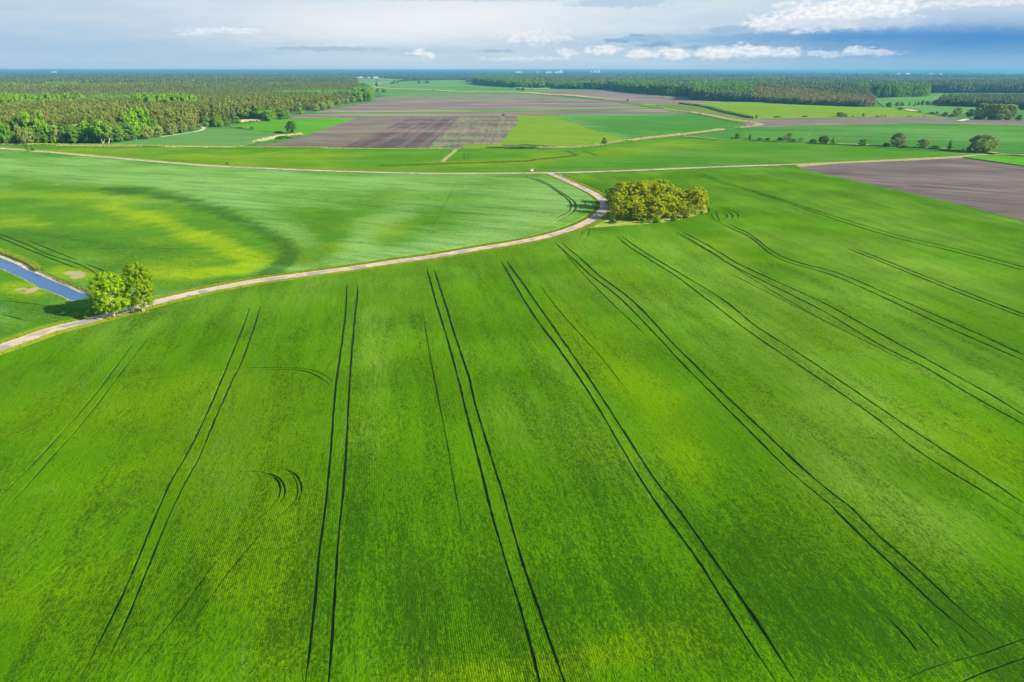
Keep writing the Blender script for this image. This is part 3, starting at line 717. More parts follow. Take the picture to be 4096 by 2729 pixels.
far_field('far_meadow', s('2', (850, 190), (1300, 203), (1760, 200), (1920, 212), (1950, 255), (2200, 280)) + s('3', (120, 288), (420, 262), (480, 288), (900, 300), (900, 330), (600, 350), (0, 335)) + s('2', (1900, 342), (1200, 352), (1050, 320), (1000, 262), (900, 240)), 'far_pale',
          'pale green meadow far off beyond the pine wood edge', [(Dc, .8, s('2', (1850, 285), (2300, 295)), 200, 5), (Dc, .7, s('2', (1200, 320), (1700, 325), (2300, 335)), 300, 4)], 'meadow')
far_field('weedy_field', s('2', (1040, 395), (1060, 372), (1200, 350), (1700, 340), (2354, 335)) + s('3', (250, 335), (600, 367), (780, 388), (0, 385)) + s('2', (1500, 392)), 'ploughed_weedy', 'olive brown stubble field beyond the broad ploughed field', cat='ploughed field')
far_field('ploughed_field', s('2', (540, 497), (700, 462), (1000, 412), (1040, 400), (1500, 390), (2354, 383)) + s('3', (0, 380), (780, 386), (1060, 408), (1340, 440), (1180, 456), (400, 464), (0, 474)) + s('2', (1700, 482), (1000, 490)), 'ploughed', 'broad grey brown ploughed field below the far wood edge', cat='ploughed field')
far_field('ploughed_field', s('2', (355, 545), (360, 518), (500, 506), (1000, 500), (1700, 492), (2354, 483)) + s('3', (400, 474), (1180, 462), (1390, 460), (1620, 500), (1000, 507), (0, 527)) + s('2', (1900, 530), (1350, 541), (900, 541)), 'ploughed', 'narrow brown ploughed strip in front of the green balk', cat='ploughed field')
far_field('grass_balk', s('2', (420, 512), (1000, 490), (1700, 480), (2354, 471)) + s('3', (400, 462), (1180, 452), (1350, 452), (1480, 478), (1560, 500), (1480, 492), (1380, 462), (1180, 460), (400, 470)) + s('2', (2354, 480), (1700, 490), (1000, 497)), 'bright', 'thin bright green grass strip between two ploughed fields', cat='grass')
far_field('ploughed_field', s('2', (-20, 788), (300, 742), (460, 690), (520, 675), (910, 540), (1370, 537), (795, 795)), 'ploughed_mid', 'light brown ploughed field beside the lone tree', cat='ploughed field')
far_field('ploughed_field', s('2', (1355, 538), (1795, 529), (1515, 797), (790, 795)), 'ploughed_dark', 'dark brown ploughed field in the middle of the ploughed fields', cat='ploughed field')
far_field('ploughed_field', s('2', (1795, 529), (1990, 527), (2280, 521), (2312, 600), (2312, 768), (1830, 772), (1822, 798), (1515, 797)), 'ploughed_stripes', 'striped brown ploughed field next to the yellow green field', cat='ploughed field')
far_field('grass_strip', s('2', (1826, 770), (2312, 762), (2312, 600), (2285, 520), (2354, 517)) + s('3', (0, 760), (60, 800), (0, 803)) + s('2', (1822, 800)), 'yellow', 'green grass border around the striped ploughed field', cat='grass')
far_field('bright_field', s('1', (1960, 612), (2200, 575), (2354, 562)) + s('2', (60, 566), (350, 548), (600, 541), (915, 538), (500, 682), (440, 690), (360, 682), (300, 665), (40, 650), (0, 645)) + s('1', (2100, 632)), 'bright', 'bright green field behind the lone tree', cat='crop')
far_field('pale_field', s('1', (900, 762), (1100, 740), (1400, 700), (1700, 655), (1800, 630), (2000, 632), (2140, 645), (2354, 668)) + s('2', (280, 690), (200, 708), (60, 742), (-60, 775)) + s('1', (1900, 786), (1300, 782)), 'far_pale', 'pale green striped field in the bend of the wood edge', [(Dc, .4, s('1', (1300, 770), (2200, 700)), 200, 20)], cat='crop')
far_field('yellow_green_field', s('3', (138, 520), (400, 512), (560, 552), (640, 588), (860, 660), (1100, 722), (870, 768), (500, 782), (172, 762), (165, 600)), 'yellow', 'yellow green patchy field beside the striped ploughed field', cat='crop')
far_field('green_field', s('3', (400, 512), (1000, 506), (1640, 501), (1800, 536), (2140, 602), (1930, 638), (1400, 692), (1095, 722), (860, 660), (640, 588)), 'far_green', 'mid green field bounded by straw coloured reeds', [(Pc, .8, s('3', (500, 525), (720, 600), (1040, 700)), 60, 8), (Pc, .6, s('3', (800, 512), (1200, 508)), 200, 6)], cat='crop')
far_field('rough_grassland', s('3', (1040, 408), (1340, 412), (1540, 418), (1800, 460), (2000, 515), (2160, 548), (2354, 548)) + s('4', (100, 560), (110, 600)) + s('3', (2230, 606), (2140, 600), (1700, 508), (1380, 462)), 'meadow', 'rough olive brown grassland beside the straw coloured ditch', cat='grass')
far_field('ploughed_field', s('3', (250, 325), (400, 312), (640, 300), (950, 300), (1080, 322), (1430, 355), (1640, 368), (1640, 388), (1900, 402), (1560, 418), (1100, 408), (860, 378), (600, 352)), 'ploughed', 'grey brown ploughed field along the right hand wood', cat='ploughed field')
far_field('yellow_green_field', s('3', (1540, 419), (1900, 405), (2354, 408)) + s('4', (380, 424), (960, 448), (1170, 446), (1330, 472), (1640, 528), (1000, 532), (100, 546)) + s('3', (2180, 546), (2050, 520), (1900, 490), (1750, 452)), 'yellow', 'yellow green field below the right hand wood', cat='crop')
far_field('ploughed_field', s('4', (-40, 600), (0, 560), (100, 546), (1000, 531), (1650, 529), (1760, 545), (2500, 570), (2500, 612), (2354, 607), (1800, 590), (1300, 585), (980, 600), (400, 606), (0, 622)), 'ploughed_mid', 'grey brown ploughed field beyond the right hand green field', cat='ploughed field')
far_field('green_field', s('3', (1570, 705), (1930, 642), (2230, 614), (2354, 622)) + s('4', (400, 606), (980, 600), (1300, 586), (1800, 590), (2354, 608), (2600, 620), (2600, 868), (2354, 850), (2050, 840), (1830, 830), (1150, 795), (600, 758), (0, 728)) + s('3', (1850, 728)), 'far_green', 'wide green field behind the row of willows', [(Pc, .5, s('4', (300, 700), (1300, 640), (2200, 720)), 300, 14), (Dc, .4, s('4', (600, 640), (1500, 690)), 200, 6)], cat='crop')
far_field('pale_field', s('4', (1300, 446), (1660, 440), (1960, 448), (1900, 480), (1740, 515), (1540, 505), (1410, 490)), 'far_pale', 'small pale green field left of the big willow clump', cat='crop')
far_field('pale_field', s('4', (860, 318), (1040, 315), (1080, 372), (1540, 345), (1660, 328), (1640, 400), (1600, 435), (1300, 446), (1160, 446), (1070, 375)), 'far_pale', 'pale green field behind the isolated broadleaf copse', cat='crop')
far_field('bright_field', s('4', (1835, 873), (1960, 855), (2120, 852), (2354, 862), (2600, 880), (2600, 975), (2354, 947)), 'bright', 'small bright green wedge at the right edge above the ploughed field', cat='crop')
zk[0] = 0.2
far_field('straw_border', s('4', (250, 950), (310, 935), (1100, 898), (1850, 862), (1930, 858), (1850, 878), (1300, 905), (800, 925), (450, 955)), 'straw_ground', 'straw coloured field border between the road and ploughed field', cat='grass')
zk[0] = 0.1
far_field('ploughed_field', s('4', (300, 946), (1100, 915), (1850, 875), (2354, 948)) + s('S', (4400, 720), (4400, 985)) + s('V', (2353, 510), (2180, 466), (1990, 423), (1838, 389)), 'ploughed_near', 'large purple brown ploughed field at the right edge', cat='ploughed field')
# pale clearings towards the horizon
far_field('far_clearing', s('4', (590, 139), (1110, 138), (1100, 170), (640, 172)), 'far_pale', 'pale clearing in the far wood, left of two near the horizon', cat='field')
far_field('far_clearing', s('4', (1850, 140), (2600, 140), (2600, 178), (2100, 178), (1900, 165)), 'far_pale', 'pale clearing in the far wood at the right edge', cat='field')
far_field('ploughed_field', s('2', (880, 197), (1030, 196), (1050, 207), (900, 212)), 'ploughed', 'tiny brown field in front of the far village', cat='ploughed field')
far_field('ploughed_field', s('2', (1810, 240), (1920, 236), (1960, 258), (1830, 250)), 'ploughed', 'small brown bare patch before the far wood', cat='ploughed field')

# tree-free bands added to the right hand woods to make shadow belts
BELT = [s('4', (-60, 300), (300, 296), (620, 306), (500, 318), (100, 314)), s('4', (1100, 262), (1700, 258), (2354, 262), (2354, 276), (1600, 276), (1150, 278)), s('3', (1100, 246), (1700, 250), (2200, 262), (1900, 268), (1300, 258)),
        s('4', (200, 232), (900, 228), (1000, 240), (300, 246)), s('2', (1500, 196), (2354, 200), (2354, 212), (1800, 210))]
# grove ground, verges, roads
gpz = [(x, y, .03) for x, y in grove_patch]
tag(mesh_obj('grove_floor', gpz, [list(range(len(gpz)))], plain_mat('grove_grass', (.13, .21, .010), (.26, .25, .04), .35, .95, .4, 5)), kind='structure')
ribbon('road_verge', ROAD, 6.2, .02, M['verge'], jit=.0); ribbon('road_verge', CROSS, 5.4, .024, M['verge'], jit=.0)
jn = np.array(gp(s('9', (700, 440), (820, 465), (1000, 500), (1180, 570), (1350, 560), (1300, 480), (1270, 455), (1320, 432), (1500, 410), (1500, 395), (1000, 390), (700, 400))))
ribbon('road', CROSS, 2.3, .050, M['road'], jit=.03)
rd = ROAD; ribbon('road', rd, 1.95, .046, M['road'], jit=.04)
tag(mesh_obj('road_junction', [(x, y, .054) for x, y in jn], [list(range(len(jn)))], M['road']), kind='structure')
ribbon('road_shoulder', offset(rd, 2.35)[:200], .55, .030, M['sand'], jit=.35)
ribbon('road_shoulder', offset(rd, -2.3)[:200], .30, .032, M['sand'], jit=.6)
ribbon('road_shoulder', offset(CROSS, -2.7), .5, .036, M['sand'], jit=.5); ribbon('road_shoulder', offset(CROSS, 2.6), .3, .038, M['sand'], jit=.5)
ribbon('dirt_track', smooth(gp(s('1', (1720, 610), (1745, 632), (1700, 655), (1600, 672), (1380, 705)))), 2.6, .4, M['sand'], jit=.2)
ribbon('dirt_track', smooth(gp(s('2', (1765, 815), (1740, 840), (1690, 880), (1650, 920)))), 1.7, .55, M['straw_ground'], jit=.25)
ribbon('dirt_track', smooth(gp(s('4', (1885, 550), (1840, 565), (1800, 577)))), 3.5, 1.35, M['sand'], jit=.2)
ribbon('dirt_track', smooth(gp(s('4', (1320, 472), (1380, 480), (1420, 490)))), 6, 1.4, M['sand'], jit=.2)
ribbon('dirt_track', smooth(gp(s('3', (1570, 703), (1640, 710), (1740, 720), (1850, 728)))), 1.8, 1.2, M['straw_ground'], jit=.2)
ribbon('dirt_track', smooth(gp(s('4', (760, 772), (1000, 780), (1400, 800), (1750, 820), (1900, 832)))), 2.2, 1.3, M['straw_ground'], jit=.3)
ribbon('dirt_track', smooth(gp(s('4', (2050, 845), (2150, 858), (2250, 868), (2500, 878)))), 2.5, 1.35, M['straw_ground'], jit=.3)
ribbon('field_drain', smooth(gp(s('4', (2120, 858), (2250, 870), (2500, 890)))), 1.2, 1.4, M['track'], jit=.4)

# tall dry reeds in the ditches, grass on the verges
m_reed = leaf_mat('dry_reed', (.60, .50, .27), (.36, .33, .11), None, .25, .5)
m_vg = leaf_mat('verge_blades', (.19, .29, .01), (.34, .34, .03), None, .3, .3)
m_weed = leaf_mat('weed_blades', (.10, .17, .01), (.22, .24, .02), None, .3, .3)
m_dk = leaf_mat('dark_sedge', (.06, .13, .02), (.16, .24, .03), None, .3, .1)
strip_tufts('roadside_grass', ROAD, 1.6, .25, 16, .30, .26, m_vg, 'rough yellow green grass on the near side of the curving lane', 'grass', off=-3.45)
strip_tufts('roadside_grass', ROAD, 1.0, .3, 9, .26, .24, m_vg, 'rough yellow green grass on the far side of the curving lane', 'grass', off=3.8)
strip_tufts('roadside_grass', CROSS, 1.3, .8, 8, .45, .5, m_vg, 'rough grass along both sides of the straight cross road', 'grass', off=3.7)
m_bg = leaf_mat('bank_grass', (.09, .17, .008), (.22, .26, .02), None, .3, .4)
strip_tufts('canal_grass', np.array(canal_outer[0:6]), 1.1, .25, 9, .7, .35, m_bg, 'tall yellow green grass on the upper bank of the canal', 'grass')
strip_tufts('canal_grass', np.array(canal_outer[5:12]), .4, .4, 3, .4, .3, m_vg, 'thin grass on the bare end of the canal bank', 'grass')
strip_tufts('canal_grass', np.array(canal_outer[14:]), .5, .4, 3, .4, .3, m_vg, 'low grass on the lower bank of the canal', 'grass')
REED = [
 (s('3', (330, 799), (600, 796), (800, 782), (870, 770), (960, 755), (1050, 742)), 3.5, 2.0, 'pale straw reeds in the ditch left of the small round tree'),
 (s('3', (1120, 738), (1270, 716), (1450, 697), (1640, 676), (1780, 658), (1900, 642)), 4.5, 2.0, 'long band of straw reeds in front of the mid green field'),
 (s('3', (2040, 628), (2140, 618), (2220, 604), (2200, 590), (2100, 575), (1950, 552), (1800, 522), (1700, 505), (1640, 492)), 4.5, 2.0, 'straw reeds curving round the corner of the mid green field'),
 (s('3', (0, 322), (240, 328), (400, 341), (600, 352), (760, 366), (860, 371)), 16, 3, 'wide straw coloured reed bed on the far plain'),
 (s('2', (1030, 276), (1170, 290), (1370, 297), (1600, 306), (1800, 318), (2100, 323), (2400, 325)), 9, 3, 'long straw coloured ditch line across the far meadow'),
 (s('3', (870, 380), (1060, 390)), 6, 2, 'short straw strip left of the small dark bush'),
 (s('2', (925, 247), (1060, 247), (1150, 240), (1330, 246)), 14, 3, 'straw patches beyond the far corner of the pine wood'),
 (s('2', (1030, 205), (1150, 208), (1210, 212)), 16, 3, 'straw patch beside the far village'),
 (s('3', (150, 285), (280, 292), (420, 288)), 14, 3, 'dry patch beside the poplar copse'),
 (s('2', (60, 748), (140, 730), (200, 716), (270, 697), (360, 692), (440, 682)), 4.0, 2.5, 'straw reeds below the lone tree'),
 (s('2', (640, 803), (1000, 805), (1300, 805), (1810, 806)), 1.5, 1.0, 'thin straw line below the dark ploughed field'),
 (s('1', (520, 781), (800, 785), (1190, 788)), 1.6, 1.3, 'straw line below the left wood edge'),
 (s('1', (1420, 792), (1700, 793), (1990, 797)), 2.0, 1.3, 'straw line below the pale striped field'),
 (s('2', (0, 562), (40, 566), (80, 568)), 4, 2.5, 'reed patch at the foot of the willows by the wood'),
 (s('1', (2050, 580), (2120, 566), (2220, 568)), 6, 3, 'reed patch in front of the rounded green bushes'),
 (s('1', (-60, 768), (200, 768), (350, 767)), 2.5, .8, 'straw coloured strip at the left edge by the wood'),
 (s('3', (1400, 462), (1600, 492)), 3, 1.5, 'dry grass along the brown wedge'),
 (s('3', (1330, 432), (1240, 425)), 5, 1.5, 'dry grass patch on the rough grassland'),
]
for px, hw, hh, lb in REED:
    g = np.array(smooth(gp(px), 5)); L = np.hypot(*np.diff(g, axis=0).T).sum()
    ribbon('reed_bed_floor', g, hw * .7, .5 if hw < 8 else 1.2, M['straw'], jit=.25, label=lb.replace('reeds', 'litter') + ', flat dry base', cat='dry grass', kind='stuff')
    n = int(min(9000, L * hw * 1.2)); per = 8
    strip_tufts('reeds', g, hw * RN.uniform(.8, 1.0), max(.25, L * per / n), per, hh * .62, .8 if hw < 8 else 2.5, m_reed, lb, 'reeds', z=.2)
strip_tufts('weed_strip', smooth(gp(s('2', (1100, 958), (1400, 948), (1700, 938), (2354, 918)) + s('3', (300, 905), (560, 880), (680, 862)))), 1.3, 1.5, 5, 1.0, .9, m_weed, 'weedy strip running through the bright cereal field', 'weeds', z=.3)
strip_tufts('weed_strip', smooth(gp(s('2', (2030, 800), (2200, 803), (2354, 800)) + s('3', (100, 802), (300, 800)))), 2.0, .5, 6, 1.2, .9, m_dk, 'dark sedge line under the grass border', 'weeds', z=.2)
strip_tufts('weed_strip', smooth(gp(s('1', (250, 765), (700, 775), (1100, 778), (1700, 790), (2354, 796)) + s('2', (640, 797)))), 2.2, 1, 8, .9, .8, m_vg, 'green weeds along the boundary below the wood', 'weeds', z=.2)
strip_tufts('hedge_line', smooth(gp(s('3', (1540, 421), (1700, 440), (1800, 460), (1900, 490), (2000, 512), (2150, 545)))), 2.5, 1.2, 8, 3, 2, m_dk, 'dark low hedge line along the yellow green field', 'hedge', z=0)

# ------------------------------------------------------------------ trees
def leaves(C, n, r, size, rng, squash=1.0, centre=None, updown=0.0):
    """leaf sized faces on the outside of each clump"""
    C = np.repeat(C, n, 0); rr = np.repeat(r, n)
    d = rng.normal(size=(len(C), 3)); d /= np.linalg.norm(d, axis=1)[:, None]
    d[:, 2] = np.where(rng.rand(len(d)) < .75, np.abs(d[:, 2]), d[:, 2]); P = C + d * (rr * rng.uniform(.55, 1.08, len(C)))[:, None] * np.array([1, 1, squash])
    nrm = d + rng.normal(size=d.shape) * .55
    if centre is not None: nrm += (P - centre) * 1.2
    nrm /= np.linalg.norm(nrm, axis=1)[:, None]
    a = np.cross(nrm, rng.normal(size=d.shape)); a /= np.linalg.norm(a, axis=1)[:, None]; b_ = np.cross(nrm, a)
    sz = size * rng.uniform(.6, 1.3, len(P)); a *= sz[:, None]; b_ *= (sz * .7)[:, None]
    if updown:
        b_[:, 2] -= np.abs(sz) * updown
    V = np.stack([P - a, P - b_ * .9, P + a * .9, P + b_], 1).reshape(-1, 3)
    return V, np.arange(len(V)).reshape(-1, 4)


def crown_mesh(name, seed, mat, prof, zmin, ncl, nleaf, cr, leaf, aspect=1.0, fill=.5, droop=0.0):
    """crown of a tree one unit tall and one unit wide; aspect = height / width so leaves stay square"""
    rng = np.random.RandomState(seed); t = rng.uniform(0.02, .97, ncl); th = rng.uniform(0, 2 * np.pi, ncl)
    rad = np.array([prof(x) for x in t]) * .5; rc = cr * rng.uniform(.7, 1.25, ncl)
    k = np.where(rng.rand(ncl) < fill, rng.uniform(.75, 1.02, ncl), rng.uniform(.1, .75, ncl))
    rr = np.maximum(rad - rc * .75, 0.01) * k
    z = (zmin + (1 - zmin) * t) * aspect
    z = np.minimum(z, aspect - rc * .9); z = np.maximum(z, zmin * aspect + rc * .4)
    C = np.column_stack([rr * np.cos(th), rr * np.sin(th), z])
    V, F = leaves(C, nleaf, rc, leaf, rng, 1.0, np.array([0, 0, (zmin + 1) / 2 * aspect]), droop)
    V[:, 2] /= aspect
    return mesh_obj(name, V, F, mat, me_only=True), C / np.array([1, 1, aspect])


def tube(p, q, r0, r1, n=6):
    p, q = np.array(p, float), np.array(q, float); d = q - p; d /= np.linalg.norm(d) + 1e-9
    u = np.cross(d, (0.3, .9, .2)); u /= np.linalg.norm(u); v = np.cross(d, u)
    a = np.linspace(0, 2 * np.pi, n, endpoint=False); ring = np.cos(a)[:, None] * u + np.sin(a)[:, None] * v
    V = np.concatenate([p + ring * r0, q + ring * r1]); F = np.array([(i, (i + 1) % n, n + (i + 1) % n, n + i) for i in range(n)])
    return V, F


def trunk_mesh(name, seed, mat, C, stems=1, r=.025, top=.7, base=.0, limbs=10, spread=.04):
    rng = np.random.RandomState(seed + 99); Vs, Fs, n = [], [], 0
    def add(vf):
        nonlocal n
        Vs.append(vf[0]); Fs.append(vf[1] + n); n += len(vf[0])
    for s_ in range(stems):
        a = rng.uniform(0, 6.28) if stems > 1 else 0; off_ = spread * .35 if stems > 1 else 0
        p = np.array([math.cos(a) * off_, math.sin(a) * off_, -.01]); d = np.array([math.cos(a) * spread, math.sin(a) * spread, 0]) * (1 if stems > 1 else .3)
        prev = p; rr = r
        for k in range(1, 5):
            q = np.array([p[0], p[1], 0]) + d * k + np.array([rng.normal(0, .008), rng.normal(0, .008), top * k / 4]); r2 = r * (1 - .2 * k)
            add(tube(prev, q, rr, r2)); 
            if k >= 2 and limbs:
                near = C[np.argsort(np.abs(C[:, 2] - q[2] - .12))[:limbs * 2]]
                for c in near[rng.permutation(len(near))[:max(1, limbs // (3 * stems) + 1)]]: add(tube(q, q + (c - q) * .95, r2 * .5, r2 * .12, 5))
            prev, rr = q, r2
    return mesh_obj(name, np.concatenate(Vs), np.concatenate(Fs), mat, me_only=True)


LM = {
 'near': leaf_mat('fresh_leaves', (.150, .255, .001), (.230, .360, .002), None, .35, .6),
 'grove': leaf_mat('yellow_green_leaves', (.235, .290, .001), (.370, .410, .001), (.260, .270, .002), .35, .3),
 'broad': leaf_mat('broad_leaves', (.075, .160, .010), (.140, .250, .018), (.130, .280, .008), .3, .2),
 'bluish': leaf_mat('dark_broad_leaves', (.045, .105, .018), (.085, .160, .028), (.070, .160, .024), .3, .2),
 'bright': leaf_mat('bright_leaves', (.100, .215, .004), (.165, .290, .006), (.085, .195, .006), .35, .2),
 'willow': leaf_mat('willow_leaves', (.180, .235, .030), (.300, .350, .070), (.200, .280, .045), .35, .2),
 'pine': leaf_mat('pine_needles', (.078, .115, .010), (.165, .205, .024), (.180, .180, .028), .15, .15),
 'pine_far': leaf_mat('far_pine_needles', (.040, .082, .024), (.175, .215, .070), (.120, .155, .050), .12, .006),
 'brown': leaf_mat('budding_leaves', (.150, .150, .035), (.230, .210, .045), None, .3, .2),
}
egg = lambda t: math.sqrt(max(0, 1 - abs((t - .42) / (.58 if t > .42 else .5)) ** 2.3))
ball = lambda t: math.sqrt(max(0, 1 - (2 * t - 1) ** 2)) * .98 + .02
dome = lambda t: math.sqrt(max(0, 1 - t ** 2.2))
cone = lambda t: max(.08, (1 - t) ** .75) * (1 if t > .12 else .6 + 3.3 * t)
pinef = lambda t: max(.2, (1 - t ** 2.2)) ** .5 * (min(1, .5 + 1.8 * t))
colm = lambda t: (1 - abs(2 * t - 1) ** 3.5) ** .5
KIND = {}


def kind(name, cat, mat, prof, zmin, ncl, nleaf, cr, leaf, aspect, bark='bark_dark', stems=1, r=.022, top=.72, limbs=9, variants=3, fill=.65, droop=0, spread=.05):
    L = []
    for i in range(variants):
        cm, C = crown_mesh(name + '_crown', 100 * len(KIND) + i, LM[mat], prof, zmin, ncl, nleaf, cr, leaf, aspect, fill, droop)
        tm = trunk_mesh(name + '_trunk', 100 * len(KIND) + i, M[bark], C, stems, r, top, limbs=limbs, spread=spread) if bark else None
        L.append((cm, tm))
    KIND[name] = (cat, L)


kind('broadleaf_near', 'tree', 'near', egg, .15, 300, 46, .062, .020, 1.22, 'bark', 3, .017, .6, 12, 2, .7, spread=.035)
kind('grove_tree', 'tree', 'grove', egg, .10, 150, 40, .075, .026, 1.35, 'bark_dark', 1, .02, .7, 10, 4, .6)
kind('broadleaf', 'tree', 'broad', egg, .08, 60, 50, .12, .040, 1.2, 'bark_dark', 2, .02, .6, 8, 3)
kind('dark_broadleaf', 'tree', 'bluish', egg, .06, 60, 50, .12, .040, 1.2, 'bark_dark', 1, .02, .6, 8, 3)
kind('bright_tree', 'tree', 'bright', egg, .04, 60, 50, .12, .040, 1.15, 'bark_dark', 1, .02, .6, 6, 3)
kind('pale_trunk_tree', 'tree', 'broad', egg, .25, 50, 50, .12, .040, 1.3, 'bark', 2, .022, .7, 8, 2, spread=.09)
kind('willow', 'tree', 'willow', ball, .03, 140, 45, .08, .026, .95, 'bark', 2, .035, .6, 8, 3, .75, .6)
kind('pine', 'pine', 'pine', pinef, .36, 40, 34, .14, .052, 3.0, 'bark_pine', 1, .012, .9, 0, 4, .7)
kind('bush', 'bush', 'broad', dome, .0, 34, 44, .15, .05, .7, 'bark_dark', 2, .02, .5, 4, 3)
kind('dark_bush', 'bush', 'bluish', dome, .0, 34, 44, .15, .05, .7, 'bark_dark', 2, .02, .5, 4, 3)
kind('bright_bush', 'bush', 'bright', dome, .0, 34, 44, .15, .05, .7, 'bark_dark', 2, .02, .5, 4, 3)
kind('conical_tree', 'tree', 'broad', cone, .02, 50, 44, .11, .042, 1.4, 'bark_dark', 1, .02, .8, 0, 2)
kind('budding_tree', 'tree', 'brown', egg, .08, 40, 36, .11, .035, 1.2, 'bark_dark', 2, .02, .6, 10, 2, .6)
kind('poplar', 'tree', 'broad', colm, .02, 50, 44, .13, .05, 2.4, 'bark_dark', 1, .02, .8, 0, 3)
NTREE = [0]


def plant(k, x, y, w, h, label, group=None, name=None, var=None, rz=None, cat=None):
    c_, L = KIND[k]; cm, tm = L[(NTREE[0] if var is None else var) % len(L)]; NTREE[0] += 1
    nm = name or {'pine': 'pine_tree', 'willow': 'willow_tree', 'poplar': 'poplar_tree'}.get(k, 'bush' if 'bush' in k else 'broadleaf_tree')
    e = bpy.data.objects.new(nm, None); sc.collection.objects.link(e); e.location = (x, y, 0); e.empty_display_size = 1
    e.rotation_euler = (0, 0, R.uniform(0, 6.28) if rz is None else rz); e.scale = (w, w, h)
    tag(e, label, cat or c_, group)
    o = bpy.data.objects.new('crown', cm); sc.collection.objects.link(o); o.parent = e
    if tm:
        o = bpy.data.objects.new('trunk', tm); sc.collection.objects.link(o); o.parent = e
    return e


def plant_px(k, z, bx, by, wp, hp, label, group=None, **kw):
    (px, py), = sp(z, (bx, by)); kk = SCALES[z][2]; x, y = G(px, py); d = y * CP + H * SP
    return plant(k, x, y, wp / kk * d / FPX, hp / kk * d / FPX / math.cos(math.atan2(H, y)), label, group, **kw)


# the two trees by the lane
plant_px('broadleaf_near', 'N', 430, 872, 585, 690, 'left of the two leafy green trees at the lane, pale forked trunk', 'pair of trees beside the lane', var=0, rz=.6)
plant_px('broadleaf_near', 'N', 885, 792, 480, 755, 'right and narrower of the two leafy green trees at the lane', 'pair of trees beside the lane', var=1, rz=2.1)

for tx, ty, lb_ in ((430, 872, 'rough grass and weeds round the foot of the left lane tree'), (885, 792, 'rough grass and weeds round the foot of the right lane tree')):
    cx_, cy_ = G(*sp('N', (tx, ty))[0]); a_ = RN.uniform(0, 6.28, 260); r_ = 1.9 * np.sqrt(RN.rand(260))
    V_, F_ = blades(np.column_stack([cx_ + np.cos(a_) * r_, cy_ + np.sin(a_) * r_ * .8 - .4, np.full(260, .03)]), .5, .25)
    tag(mesh_obj('tree_foot_grass', V_, F_, m_vg), lb_, 'grass', kind='stuff')

# the yellow green grove
ORD = 'first second third fourth fifth sixth seventh eighth ninth tenth eleventh twelfth thirteenth fourteenth fifteenth'.split()
grove = [(1090, 600, 170, 200), (1060, 540, 190, 190), (1130, 560, 200, 250), (1180, 510, 200, 210), (1230, 560, 200, 230), (1260, 640, 200, 210), (1190, 650, 170, 170), (1100, 650, 150, 130),
         (1290, 520, 220, 230), (1340, 560, 220, 250), (1350, 500, 210, 210), (1420, 540, 220, 240), (1390, 620, 210, 190), (1450, 660, 200, 200), (1460, 490, 220, 210), (1500, 560, 220, 240),
         (1540, 500, 210, 210), (1540, 640, 220, 220), (1600, 560, 210, 210), (1620, 630, 200, 200), (1660, 540, 190, 180), (1700, 590, 200, 190), (1730, 630, 180, 150), (1750, 550, 170, 170),
         (1800, 570, 190, 220), (1840, 595, 200, 210), (1860, 530, 180, 180), (1890, 580, 150, 180), (1310, 660, 180, 150), (1690, 500, 150, 130)]
for i, (bx, by, w_, h_) in enumerate(grove):
    row_ = 'front' if by >= 610 else ('middle' if by >= 550 else 'back')
    same_ = sorted(g_[0] + g_[1] * .001 for g_ in grove if ('front' if g_[1] >= 610 else ('middle' if g_[1] >= 550 else 'back')) == row_)
    plant_px('grove_tree', '6', bx, by + 8, w_, h_ * 1.02, 'yellow green tree of the lane grove, %s from the left in its %s row' % (ORD[same_.index(bx + by * .001)], row_), 'trees of the yellow green grove')
for i, (bx, by, w_, h_) in enumerate([(1030, 450, 60, 40), (1480, 688, 90, 50), (1640, 672, 80, 45), (1750, 645, 70, 40), (1900, 610, 60, 35), (1350, 690, 70, 45), (1060, 690, 90, 40)]):
    plant_px('bright_bush', '6', bx, by, w_, h_, 'small green bush at the foot of the yellow green grove, %s from the left' % ORD[sorted((1030, 1480, 1640, 1750, 1900, 1350, 1060)).index(bx)], 'bushes at the foot of the grove')

